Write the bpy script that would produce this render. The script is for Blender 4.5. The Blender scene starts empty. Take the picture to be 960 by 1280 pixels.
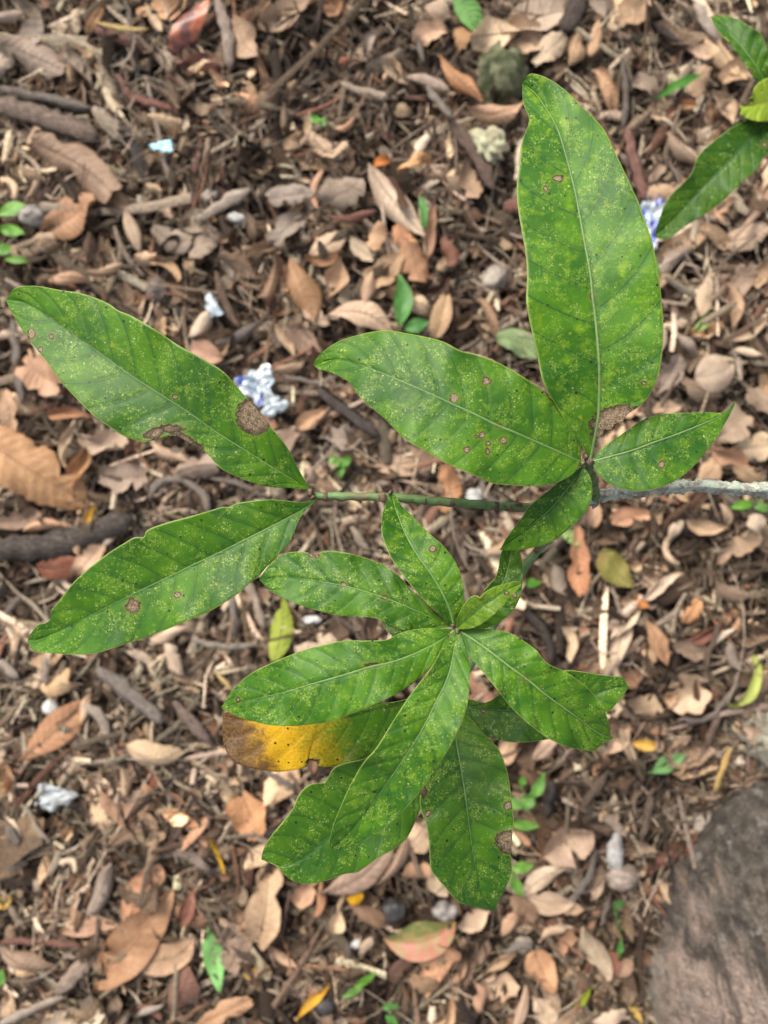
import bpy, math, random
import numpy as np
from mathutils import Vector, Matrix

# ------------------------------------------------------------------ camera, sky, sun, exposure
sc = bpy.context.scene
rnd = random.Random(7)
rng = np.random.default_rng(11)
H = 1.15                 # camera height above the litter
FPX = 985.0              # focal length in photograph pixels (960 x 1280)
cam_d = bpy.data.cameras.new('camera')
cam = bpy.data.objects.new('camera', cam_d)
sc.collection.objects.link(cam)
cam.location = (0, 0, H)
cam.rotation_euler = (0, 0, 0)
cam_d.sensor_fit = 'VERTICAL'
cam_d.sensor_height = 24.0
cam_d.lens = 24.0 * FPX / 1280.0
cam_d.clip_start = 0.01
cam_d.clip_end = 500
cam_d.dof.use_dof = True
cam_d.dof.focus_distance = 0.435
cam_d.dof.aperture_fstop = 4.7
sc.camera = cam

SUN_EL, SUN_ROT = math.radians(46), math.radians(-35)
w = bpy.data.worlds.new('World'); sc.world = w; w.use_nodes = True
wn = w.node_tree.nodes; wl = w.node_tree.links
bg = wn['Background']
sky = wn.new('ShaderNodeTexSky'); sky.sky_type = 'NISHITA'; sky.sun_disc = False
sky.sun_elevation = SUN_EL; sky.sun_rotation = SUN_ROT
sky.air_density = 1.0; sky.dust_density = 4.0; sky.ozone_density = 0.6
hs = wn.new('ShaderNodeHueSaturation'); hs.inputs['Saturation'].default_value = 0.35   # cloud cover: grey sky
wl.new(sky.outputs[0], hs.inputs['Color']); wl.new(hs.outputs[0], bg.inputs[0])
bg.inputs[1].default_value = 0.095
sd = bpy.data.lights.new('sun', 'SUN'); sd.energy = 1.5; sd.angle = math.radians(25); sd.color = (1.0, 0.93, 0.80)
sun = bpy.data.objects.new('sun', sd); sc.collection.objects.link(sun)
dirv = Vector((math.sin(-SUN_ROT) * -math.cos(SUN_EL), math.cos(SUN_ROT) * math.cos(SUN_EL), math.sin(SUN_EL)))
sun.rotation_euler = dirv.to_track_quat('Z', 'Y').to_euler()
sun.location = (0, 0, 5)
sc.view_settings.view_transform = 'Standard'
sc.view_settings.look = 'None'
sc.view_settings.gamma = 1.0
sc.view_settings.exposure = 1.36
sc.render.engine = 'CYCLES'
sc.cycles.use_denoising = True
sc.cycles.max_bounces = 5
sc.cycles.diffuse_bounces = 2
sc.cycles.transparent_max_bounces = 4

# ------------------------------------------------------------------ helpers
def at(x, y, d):
    """photograph pixel at a given depth below the camera -> world point"""
    return Vector(((x - 480) / FPX * d, (640 - y) / FPX * d, H - d))
def ground(x, y, z=0.0):
    return at(x, y, H - z)
PX = H / FPX             # metres per pixel on the ground

def mesh_np(name, V, F, mat=None, smooth=True):
    """V (n,3), F (m,k) all the same k"""
    me = bpy.data.meshes.new(name)
    V = np.asarray(V, dtype=np.float32); F = np.asarray(F, dtype=np.int32)
    m, k = F.shape
    me.vertices.add(len(V)); me.vertices.foreach_set('co', V.ravel())
    me.loops.add(m * k); me.loops.foreach_set('vertex_index', F.ravel())
    me.polygons.add(m); me.polygons.foreach_set('loop_start', np.arange(0, m * k, k, dtype=np.int32))
    if smooth: me.polygons.foreach_set('use_smooth', np.ones(m, dtype=bool))
    me.update(calc_edges=True); me.validate()
    if mat: me.materials.append(mat)
    return me
def link(name, me, parent=None, loc=None):
    o = bpy.data.objects.new(name, me); sc.collection.objects.link(o)
    if loc is not None: o.location = loc
    if parent is not None: o.parent = parent
    return o
def tag(o, label=None, cat=None, group=None, kind=None):
    if label: o['label'] = label
    if cat: o['category'] = cat
    if group: o['group'] = group
    if kind: o['kind'] = kind
    return o
def grid_faces(n, m, closed=False):
    F = []
    for i in range(n - 1):
        for j in range(m if closed else m - 1):
            a = i * m + j; b = i * m + (j + 1) % m
            F.append((a, b, b + m, a + m))
    return F
def spline(P, n):
    """smooth curve through P, n points evenly spaced along it"""
    P = np.array(P, float)
    Q = np.vstack([2 * P[0] - P[1], P, 2 * P[-1] - P[-2]])
    out = []
    for i in range(1, len(Q) - 2):
        p0, p1, p2, p3 = Q[i - 1:i + 3]
        for t in np.linspace(0, 1, 12, endpoint=False):
            out.append(0.5 * (2 * p1 + (p2 - p0) * t + (2 * p0 - 5 * p1 + 4 * p2 - p3) * t * t + (-p0 + 3 * p1 - 3 * p2 + p3) * t ** 3))
    out.append(P[-1]); out = np.array(out)
    L = np.concatenate([[0], np.cumsum(np.linalg.norm(np.diff(out, axis=0), axis=1))])
    return out, L
def resample(P, ts):
    out, L = spline(P, 0)
    tt = np.asarray(ts) * L[-1]
    return np.stack([np.interp(tt, L, out[:, k]) for k in range(out.shape[1])], 1)

# ---- node helpers
class NT:
    def __init__(self, name):
        self.m = bpy.data.materials.new(name); self.m.use_nodes = True
        self.t = self.m.node_tree; self.n = self.t.nodes; self.l = self.t.links
        self.bsdf = self.n['Principled BSDF']; self.out = self.n['Material Output']
    def new(self, kind, **kw):
        nd = self.n.new(kind)
        for k, v in kw.items(): setattr(nd, k, v)
        return nd
    def put(self, sock, v):
        if isinstance(v, (int, float)): sock.default_value = v
        elif isinstance(v, (tuple, list)):
            if len(sock.default_value) == 4 and len(v) == 3: v = tuple(v) + (1,)
            sock.default_value = v
        else: self.l.new(v, sock)
    def math(self, op, a, b=0.0, c=None, clamp=False):
        nd = self.new('ShaderNodeMath', operation=op, use_clamp=clamp)
        self.put(nd.inputs[0], a); self.put(nd.inputs[1], b)
        if c is not None: self.put(nd.inputs[2], c)
        return nd.outputs[0]
    def vec(self, op, a, b=(0, 0, 0), scale=None):
        nd = self.new('ShaderNodeVectorMath', operation=op)
        self.put(nd.inputs[0], a); self.put(nd.inputs[1], b)
        if scale is not None: self.put(nd.inputs['Scale'], scale)
        return nd.outputs['Value'] if op in ('LENGTH', 'DISTANCE', 'DOT_PRODUCT') else nd.outputs[0]
    def noise(self, co, scale, detail=3, rough=0.55, dist=0.0):
        nd = self.new('ShaderNodeTexNoise')
        self.put(nd.inputs['Vector'], co); nd.inputs['Scale'].default_value = scale
        nd.inputs['Detail'].default_value = detail; nd.inputs['Roughness'].default_value = rough
        nd.inputs['Distortion'].default_value = dist
        return nd.outputs['Fac']
    def ramp(self, fac, lo, hi, a=0.0, b=1.0):
        nd = self.new('ShaderNodeMapRange'); nd.interpolation_type = 'SMOOTHSTEP'
        self.put(nd.inputs['Value'], fac)
        self.put(nd.inputs['From Min'], lo); self.put(nd.inputs['From Max'], hi)
        self.put(nd.inputs['To Min'], a); self.put(nd.inputs['To Max'], b)
        return nd.outputs[0]
    def mix(self, fac, a, b, mode='MIX'):
        nd = self.new('ShaderNodeMix', data_type='RGBA', blend_type=mode)
        self.put(nd.inputs[0], fac); self.put(nd.inputs[6], a); self.put(nd.inputs[7], b)
        return nd.outputs[2]
    def objrand(self): return self.new('ShaderNodeObjectInfo').outputs['Random']
    def co(self, which='Object'): return self.new('ShaderNodeTexCoord').outputs[which]
    def uv(self, name):
        return self.new('ShaderNodeUVMap', uv_map=name).outputs[0]
    def attr(self, name, out='Color'):
        nd = self.new('ShaderNodeAttribute'); nd.attribute_name = name
        return nd.outputs[out]
    def bump(self, h, strength, dist):
        nd = self.new('ShaderNodeBump'); self.put(nd.inputs['Height'], h)
        nd.inputs['Strength'].default_value = strength; nd.inputs['Distance'].default_value = dist
        self.l.new(nd.outputs[0], self.bsdf.inputs['Normal']); return nd.outputs[0]
    def base(self, c): self.put(self.bsdf.inputs['Base Color'], c)
    def rough(self, r): self.put(self.bsdf.inputs['Roughness'], r)
    def spec(self, s): self.bsdf.inputs['Specular IOR Level'].default_value = s
    def translucent(self, col, amount):
        tr = self.new('ShaderNodeBsdfTranslucent'); self.put(tr.inputs['Color'], col)
        mx = self.new('ShaderNodeMixShader'); self.put(mx.inputs[0], amount)
        self.l.new(self.bsdf.outputs[0], mx.inputs[1]); self.l.new(tr.outputs[0], mx.inputs[2])
        self.l.new(mx.outputs[0], self.out.inputs['Surface'])
    def vary(self, col, rand, dv=0.25, dh=0.02, dsat=0.2):
        nd = self.new('ShaderNodeHueSaturation'); self.put(nd.inputs['Color'], col)
        self.put(nd.inputs['Value'], self.math('MULTIPLY_ADD', rand, 2 * dv, 1 - dv))
        r2 = self.math('FRACT', self.math('MULTIPLY', rand, 17.31))
        self.put(nd.inputs['Saturation'], self.math('MULTIPLY_ADD', r2, 2 * dsat, 1 - dsat))
        r3 = self.math('FRACT', self.math('MULTIPLY', rand, 41.77))
        self.put(nd.inputs['Hue'], self.math('MULTIPLY_ADD', r3, 2 * dh, 0.5 - dh))
        return nd.outputs[0]

# ------------------------------------------------------------------ materials
def mat_soil():
    m = NT('soil'); c = m.co('Object')
    n1 = m.noise(c, 14, 4); n2 = m.noise(c, 120, 3)
    col = m.mix(m.ramp(n1, .35, .65), (.030, .021, .016), (.062, .045, .034))
    col = m.mix(m.ramp(n2, .5, .75), col, (.11, .085, .068))
    m.base(col); m.rough(.95); m.spec(.15)
    m.bump(n2, .8, .006); return m.m
def mat_mulch():
    m = NT('mulch'); c = m.co('Object')
    a = m.attr('tone'); n = m.noise(c, 260, 3, .7)
    n2 = m.noise(c, 60, 2)
    col = m.mix(m.ramp(n, .3, .7), m.vec('MULTIPLY', a, (.55, .52, .5)), m.vec('MULTIPLY', a, (1.3, 1.28, 1.25)))
    col = m.mix(m.ramp(n2, .55, .75, 0, .5), col, m.vec('MULTIPLY', a, (.5, .45, .42)))
    m.base(col); m.rough(.8); m.spec(.25)
    m.bump(n, .6, .0015); return m.m
def mat_dry(name, base, dark, speck=.4):
    m = NT(name); c = m.co('Object'); r = m.objrand()
    off = m.new('ShaderNodeCombineXYZ'); m.put(off.inputs[0], m.math('MULTIPLY', r, 37.0)); m.put(off.inputs[1], m.math('MULTIPLY', r, 91.0))
    cc = m.vec('ADD', c, off.outputs[0])
    n1 = m.noise(cc, 28, 4, .6); n2 = m.noise(cc, 140, 3, .6); n3 = m.noise(cc, 420, 2, .6)
    n0 = m.noise(m.vec('ADD', cc, (5, 2, 1)), 14, 3, .6)
    col = m.mix(m.ramp(n1, .35, .72), base, tuple(.45 * a + .55 * b for a, b in zip(base, dark)))
    col = m.mix(m.ramp(n2, .58, .74, 0, speck), col, dark)
    col = m.mix(m.ramp(n3, .35, .6, .34, 0), col, dark)
    col = m.mix(m.ramp(n0, .52, .70, 0, .45), col, dark)
    col = m.mix(m.ramp(n0, .46, .30, 0, .35), col, tuple(min(.8, v * 1.35) for v in base))
    u = m.uv('flat'); sep = m.new('ShaderNodeSeparateXYZ'); m.l.new(u, sep.inputs[0])
    s_ = m.math('ABSOLUTE', sep.outputs[1]); q = m.math('MULTIPLY_ADD', s_, -1.4, m.math('MULTIPLY', sep.outputs[0], 11.0))
    fr = m.math('ABSOLUTE', m.math('SUBTRACT', m.math('FRACT', q), .5))
    vein = m.ramp(fr, .0, .07, .28, 0)
    col = m.mix(vein, col, dark)
    col = m.mix(m.ramp(s_, .8, 1.0, 0, .3), col, dark)
    col = m.vary(col, r, .2, .006, .12)
    m.base(col); m.rough(.62); m.spec(.3)
    hgt = m.math('ADD', m.math('MULTIPLY', n2, .7), m.math('MULTIPLY', fr, .5))
    m.bump(hgt, .85, .0028)
    m.translucent(col, .12)
    return m.m
def mat_wood(name, base, dark, light):
    m = NT(name); u = m.uv('flat'); r = m.objrand()
    sc_ = m.vec('MULTIPLY', u, (1.0, 9.0, 1.0))
    off = m.new('ShaderNodeCombineXYZ'); m.put(off.inputs[0], m.math('MULTIPLY', r, 57.0))
    sc_ = m.vec('ADD', sc_, off.outputs[0])
    n1 = m.noise(sc_, 2.2, 5, .65, .4); n2 = m.noise(m.vec('MULTIPLY', u, (1, 2, 1)), 1.4, 3)
    col = m.mix(m.ramp(n1, .35, .62), dark, base)
    col = m.mix(m.ramp(n1, .56, .75), col, light)
    col = m.mix(m.ramp(n2, .55, .7, 0, .6), col, dark)
    col = m.vary(col, r, .2, .01, .15)
    m.base(col); m.rough(.8); m.spec(.2); m.bump(n1, .8, .0025)
    return m.m
def mat_plain(name, base, dark, scale=80, rough=.6, trans=0.0, dv=.15, spec=.3):
    m = NT(name); c = m.co('Object'); r = m.objrand()
    n = m.noise(c, scale, 4); n2 = m.noise(c, scale * 4, 2)
    col = m.mix(m.ramp(n, .35, .68), base, dark)
    col = m.mix(m.ramp(n2, .6, .8, 0, .5), col, dark)
    col = m.vary(col, r, dv, .01, .1)
    m.base(col); m.rough(rough); m.spec(spec); m.bump(n2, .3, .001)
    if trans: m.translucent(col, trans)
    return m.m

M = {
 'soil': mat_soil(), 'mulch': mat_mulch(),
 'T': mat_dry('dry_tan', (.50, .345, .225), (.20, .115, .07)),
 'P': mat_dry('dry_pale', (.60, .45, .315), (.33, .225, .145)),
 'O': mat_dry('dry_orange_tan', (.49, .285, .165), (.24, .115, .062)),
 'B': mat_dry('dry_brown', (.31, .205, .135), (.12, .07, .046)),
 'G': mat_dry('dry_grey_brown', (.34, .265, .205), (.14, .10, .075)),
 'D': mat_dry('dry_dark_brown', (.10, .058, .038), (.035, .02, .014)),
 'R': mat_dry('dry_red_brown', (.24, .105, .07), (.10, .04, .028)),
 'Y': mat_dry('dry_yellow', (.60, .36, .06), (.36, .20, .05)),
 'N': mat_dry('fallen_orange', (.55, .20, .03), (.30, .10, .02)),
 'L': mat_dry('fallen_olive', (.26, .25, .075), (.20, .13, .05)),
 'E': mat_dry('fallen_yellow_green', (.30, .34, .05), (.19, .22, .03)),
 'V': mat_dry('fallen_pale_green', (.27, .38, .15), (.20, .27, .09), .2),
 'F': mat_dry('fallen_green', (.19, .38, .13), (.12, .26, .07), .15),
 'wpale': mat_wood('wood_pale', (.36, .29, .23), (.17, .13, .10), (.50, .43, .36)),
 'wgrey': mat_wood('wood_grey', (.22, .18, .15), (.09, .07, .058), (.36, .31, .27)),
 'wbrown': mat_wood('wood_brown', (.17, .12, .09), (.06, .04, .03), (.30, .23, .18)),
 'wdark': mat_wood('wood_dark', (.075, .06, .052), (.026, .02, .017), (.14, .115, .10)),
 'wred': mat_wood('wood_red', (.19, .10, .08), (.08, .04, .033), (.30, .19, .16)),
 'wyel': mat_wood('straw', (.52, .38, .14), (.34, .22, .08), (.62, .50, .25)),
 'shoot': mat_plain('seedling_green', (.17, .37, .06), (.10, .24, .04), 60, .45, .3),
 'shoot2': mat_plain('seedling_dark_green', (.095, .25, .055), (.055, .16, .03), 60, .45, .25),
 'stone_w': mat_plain('pebble_white', (.52, .51, .49), (.28, .26, .24), 60, .6),
 'stone_p': mat_plain('pebble_pale', (.34, .285, .235), (.18, .14, .11), 60, .7),
 'stone_g': mat_plain('pebble_grey', (.27, .24, .22), (.14, .12, .11), 60, .7),
 'stone_d': mat_plain('pebble_dark', (.058, .054, .053), (.026, .023, .022), 60, .5),
 'moss': mat_plain('moss_stone', (.030, .040, .016), (.15, .15, .09), 55, .9),
 'lichen_chip': mat_plain('lichen_chip', (.44, .44, .30), (.24, .20, .13), 70, .9),
 'blue_w': mat_plain('scrap_blue', (.25, .62, .80), (.45, .72, .82), 90, .4),
 'white_w': mat_plain('scrap_white', (.46, .52, .56), (.28, .33, .37), 70, .35),
 'grey_w': mat_plain('scrap_grey', (.48, .52, .54), (.26, .27, .27), 60, .5),
}
def mat_wrapper(thr):
    m = NT('wrapper_print'); c = m.co('Object')
    n = m.noise(c, 34, 2, .5, .5); n2 = m.noise(m.vec('ADD', c, (3, 1, 0)), 55, 2)
    col = m.mix(m.ramp(n2, .45, .62), (.58, .62, .65), (.30, .37, .46))
    col = m.mix(m.ramp(n, thr, thr + .03), col, (.045, .07, .34))
    m.base(col); m.rough(.28); m.spec(.6); m.bsdf.inputs['Metallic'].default_value = .15
    m.bump(m.noise(c, 150, 3), .4, .002); return m.m
def mat_redgreen():
    m = NT('fallen_red_green'); u = m.uv('flat'); c = m.co('Object')
    sep = m.new('ShaderNodeSeparateXYZ'); m.l.new(u, sep.inputs[0])
    n = m.noise(c, 70, 3)
    side = m.math('ADD', sep.outputs[1], m.math('MULTIPLY', m.math('SUBTRACT', n, .5), .9))
    col = m.mix(m.ramp(side, -.05, .25), (.36, .135, .085), (.13, .16, .04))
    col = m.mix(m.ramp(n, .42, .62), col, (.28, .20, .08))
    v = m.ramp(m.math('ABSOLUTE', sep.outputs[1]), .0, .045, .8, 0)
    col = m.mix(v, col, (.55, .42, .2))
    m.base(col); m.rough(.45); m.translucent(col, .12); m.bump(m.noise(c, 200, 2), .3, .001); return m.m
M['redgreen'] = mat_redgreen()

def mat_stem(name, kind):
    m = NT(name); u = m.uv('flat'); c = m.co('Object')
    n1 = m.noise(c, 130, 4, .65); n2 = m.noise(c, 380, 3); n3 = m.noise(m.vec('MULTIPLY', u, (.55, 1.2, 1)), 1.1, 3)
    if kind == 'lichen':
        col = m.mix(m.ramp(n2, .35, .65), (.20, .18, .15), (.34, .31, .265))
        col = m.mix(m.ramp(n1, .42, .56), col, (.42, .46, .375))
        col = m.mix(m.ramp(n2, .62, .72, 0, .6), col, (.55, .58, .50))
        m.rough(.9); m.bump(m.math('ADD', n1, n2), .9, .0022)
    else:
        g0, g1 = ((.080, .15, .048), (.13, .21, .08))
        col = m.mix(m.ramp(n1, .35, .65), g0, g1)
        col = m.mix(m.ramp(n3, .55, .62), col, (.17, .125, .08))
        col = m.mix(m.ramp(n2, .66, .74), col, (.04, .03, .025))
        m.rough(.5); m.bump(n2, .4, .0006)
    m.base(col); m.spec(.3); return m.m
M['lichen'] = mat_stem('lichen_bark', 'lichen'); M['twig_green'] = mat_stem('green_twig', 'green')
M['bud'] = mat_plain('bud_brown', (.17, .125, .08), (.05, .035, .025), 300, .7)
M['midrib'] = mat_plain('midrib_green', (.15, .25, .075), (.10, .19, .05), 90, .45, .1, .05)
M['midrib_dark'] = mat_plain('midrib_dark', (.03, .085, .02), (.05, .12, .03), 90, .45, .1, .05)
M['midrib_yellow'] = mat_plain('midrib_brown', (.30, .30, .10), (.22, .15, .06), 120, .5, .1, .05)

def mat_leaf(name, spots, yellow=.35, dense=.5, dark=1.0, dying=None, offset=0.0, tint=0.0):
    """living leaf: green blade, paler mottling, pale stipples, black specks, dead spots"""
    m = NT(name); u = m.uv('flat'); tq = m.uv('vein')
    uo = m.vec('ADD', u, (offset, offset * 1.7, 0))
    sep = m.new('ShaderNodeSeparateXYZ'); m.l.new(tq, sep.inputs[0])
    q, s = sep.outputs[0], sep.outputs[1]
    sa = m.math('ABSOLUTE', s)
    # flat is in units of 100 pixels of the photograph: about 43 mm
    big = m.noise(uo, 1.3, 3); mid = m.noise(uo, 5.5, 3, .6); fine = m.noise(uo, 26, 3, .6)
    dk = lambda c: tuple(v * dark for v in c)
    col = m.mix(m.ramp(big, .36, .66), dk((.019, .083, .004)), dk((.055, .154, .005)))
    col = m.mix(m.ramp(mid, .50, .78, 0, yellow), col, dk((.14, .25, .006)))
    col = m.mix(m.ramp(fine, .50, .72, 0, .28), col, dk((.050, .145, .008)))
    # veins
    fr = m.math('ABSOLUTE', m.math('SUBTRACT', m.math('FRACT', q), .5))
    wob = m.math('ADD', fr, m.math('MULTIPLY', m.math('SUBTRACT', fine, .5), .035))
    vein = m.ramp(wob, .008, .034, 1, 0)
    vein2 = m.ramp(wob, .05, .2, 1, 0)
    col = m.mix(m.math('MULTIPLY', vein2, .2), col, dk((.012, .062, .009)))
    col = m.mix(m.math('MULTIPLY', vein, .8), col, dk((.012, .055, .016)))
    mrib = m.ramp(sa, .02, .10, 1, 0)
    col = m.mix(m.math('MULTIPLY', mrib, .5), col, dk((.012, .060, .010)))
    # pale stipples, two sizes, clustered between veins
    clus = m.noise(m.vec('ADD', uo, (7, 3, 0)), 4.0, 3, .6)
    off_v = m.math('MULTIPLY', m.math('SUBTRACT', 1, m.math('MULTIPLY', vein2, .75)), m.math('SUBTRACT', 1, m.math('MULTIPLY', mrib, .6)))
    amt = m.math('MULTIPLY', m.ramp(clus, .40, .72), off_v)
    blot = m.noise(m.vec('ADD', uo, (2, 5, 0)), 16, 2, .6)
    col = m.mix(m.math('MULTIPLY', m.math('MULTIPLY', m.ramp(blot, .46, .62), m.ramp(clus, .36, .66)), .46), col, dk((.15, .25, .006)))
    if tint: col = m.mix(tint, col, (.26, .32, .02))
    jit = m.new('ShaderNodeTexNoise'); m.put(jit.inputs['Vector'], uo); jit.inputs['Scale'].default_value = 55; jit.inputs['Detail'].default_value = 1
    us = m.vec('ADD', uo, m.vec('SCALE', m.vec('SUBTRACT', jit.outputs['Color'], (.5, .5, .5)), scale=.034))
    for scale, rad, share, colr in ((30, .26, .55, (.22, .31, .06)), (58, .34, .75, (.17, .27, .05)), (19, .14, .22, (.38, .44, .18))):
        vo = m.new('ShaderNodeTexVoronoi'); m.put(vo.inputs['Vector'], m.vec('ADD', us, (scale, 0, 0)))
        vo.inputs['Scale'].default_value = scale; vo.voronoi_dimensions = '2D'
        sepc = m.new('ShaderNodeSeparateColor'); m.l.new(vo.outputs['Color'], sepc.inputs[0])
        keep = m.math('LESS_THAN', sepc.outputs[0], m.math('MULTIPLY', amt, share * dense * 2))
        rr = m.math('MULTIPLY', m.math('ADD', sepc.outputs[1], .35), rad)
        dot = m.ramp(m.math('SUBTRACT', vo.outputs['Distance'], rr), -.10, .10, 1, 0)
        col = m.mix(m.math('MULTIPLY', m.math('MULTIPLY', dot, keep), .78), col, colr)
    yb = m.ramp(m.noise(m.vec('ADD', uo, (1, 9, 0)), 6.0, 2), .68, .78, 0, .7 * min(1, yellow * 2))
    col = m.mix(yb, col, (.28, .30, .02))
    # black specks
    vo = m.new('ShaderNodeTexVoronoi'); m.put(vo.inputs['Vector'], uo); vo.inputs['Scale'].default_value = 5.2; vo.voronoi_dimensions = '2D'
    sepc = m.new('ShaderNodeSeparateColor'); m.l.new(vo.outputs['Color'], sepc.inputs[0])
    keep = m.math('LESS_THAN', sepc.outputs[0], .5)
    speck = m.ramp(m.math('SUBTRACT', vo.outputs['Distance'], m.math('MULTIPLY', sepc.outputs[1], .085)), -.02, .015, 1, 0)
    # margin
    col = m.mix(m.ramp(sa, .965, 1.0, 0, .75), col, (.27, .33, .08))
    if dying:                          # the yellow leaf: green at its base, yellow, then brown at its tip
        x0, x1, x2 = dying
        su = m.new('ShaderNodeSeparateXYZ'); m.l.new(u, su.inputs[0])
        xx = m.math('ADD', su.outputs[0], m.math('MULTIPLY', m.math('SUBTRACT', mid, .5), .8))
        xx = m.math('ADD', xx, m.math('MULTIPLY', m.math('SUBTRACT', fine, .5), .7))
        xx = m.math('ADD', xx, m.math('MULTIPLY', m.math('ADD', su.outputs[1], 9.2), .30))
        yel = m.mix(m.ramp(fine, .4, .7), (.60, .36, .008), (.52, .27, .008))
        col = m.mix(m.ramp(xx, x1, x0, 1, 0), col, yel)
        brn = m.mix(m.ramp(fine, .4, .65), (.14, .068, .018), (.055, .032, .015))
        col = m.mix(m.ramp(xx, x2 - .28, x2 + .22, 1, 0), col, brn)
    col = m.mix(m.math('MULTIPLY', speck, keep), col, (.012, .012, .010))
    hgt = m.math('MULTIPLY', vein2, -.35)
    hgt = m.math('ADD', hgt, m.math('MULTIPLY', fine, .35))
    # dead spots (x, y, rx, ry, rotation), in photograph pixels on the blade's own flat map
    rough = .48
    if spots:
        wob_s = m.math('MULTIPLY', m.math('SUBTRACT', m.noise(uo, 13, 3, .6), .5), 14.0)
        wob_f = m.math('MULTIPLY', m.math('SUBTRACT', fine, .5), 4.0)
        FF = {0: None, 1: None}
        for sp in spots:
            x, y, rx, ry = sp[:4]; rot = math.radians(sp[4]) if len(sp) > 4 else 0.0
            dv = m.vec('SUBTRACT', u, (x / 100, -y / 100, 0))
            if rot:
                vr = m.new('ShaderNodeVectorRotate', rotation_type='Z_AXIS'); m.l.new(dv, vr.inputs['Vector']); vr.inputs['Angle'].default_value = -rot; dv = vr.outputs[0]
            ln = m.vec('LENGTH', m.vec('MULTIPLY', dv, (100 / rx, 100 / ry, 0)))
            f = m.math('MULTIPLY', m.math('SUBTRACT', 1, ln), min(rx, ry))
            f = m.math('ADD', f, m.math('MULTIPLY', m.math('ADD', wob_s, wob_f), min(1.0, min(rx, ry) / 8.5)))
            big_s = 1 if max(rx, ry) > 7.5 else 0
            FF[big_s] = f if FF[big_s] is None else m.math('MAXIMUM', FF[big_s], f)
        dn = m.noise(uo, 60, 3, .7); dn2 = m.noise(uo, 22, 3, .7)
        allF = None
        for big_s, F in FF.items():
            if F is None: continue
            col = m.mix(m.ramp(F, -5, 0, 0, .4), col, (.15, .19, .015))
            col = m.mix(m.ramp(F, -.9, .2), col, (.045, .028, .015))
            if big_s:
                dead = m.mix(m.ramp(dn, .38, .62), (.12, .080, .046), (.34, .255, .165))
                dead = m.mix(m.ramp(dn2, .45, .62, 0, .75), dead, (.075, .045, .026))
                dead = m.mix(m.ramp(F, 1.5, 8.0, .7, 0), dead, (.06, .042, .028))
                inner = m.ramp(F, .8, 2.4)
            else:
                dead = m.mix(m.ramp(dn, .40, .60), (.14, .095, .055), (.33, .26, .18))
                inner = m.ramp(F, .5, 1.3)
            col = m.mix(inner, col, dead)
            hgt = m.math('ADD', hgt, m.math('MULTIPLY', inner, m.math('SUBTRACT', dn, 1.3)))
            allF = F if allF is None else m.math('MAXIMUM', allF, F)
        rough = m.ramp(allF, 0, 1, .48, .85)
    m.base(col); m.rough(rough); m.spec(.25)
    m.bump(hgt, .45, .0009)
    m.translucent(m.mix(.5, col, (.085, .20, .006), 'MIX'), .15)
    return m.m

# ------------------------------------------------------------------ ground
def build_ground():
    n = 91
    ax = np.concatenate([-np.geomspace(60, 1.6, 12), np.linspace(-1.5, 1.5, n), np.geomspace(1.6, 60, 12)])
    X, Y = np.meshgrid(ax, ax, indexing='ij')
    Z = .006 * np.sin(X * 7 + 1) * np.cos(Y * 6) + .004 * np.sin(X * 19 + Y * 13) + rng.normal(0, .002, X.shape)
    Z -= .006
    V = np.stack([X, Y, Z], -1).reshape(-1, 3)
    o = link('ground', mesh_np('ground', V, grid_faces(len(ax), len(ax)), M['soil']))
    tag(o, 'dark brown soil under the leaf litter', kind='structure')
build_ground()

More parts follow.
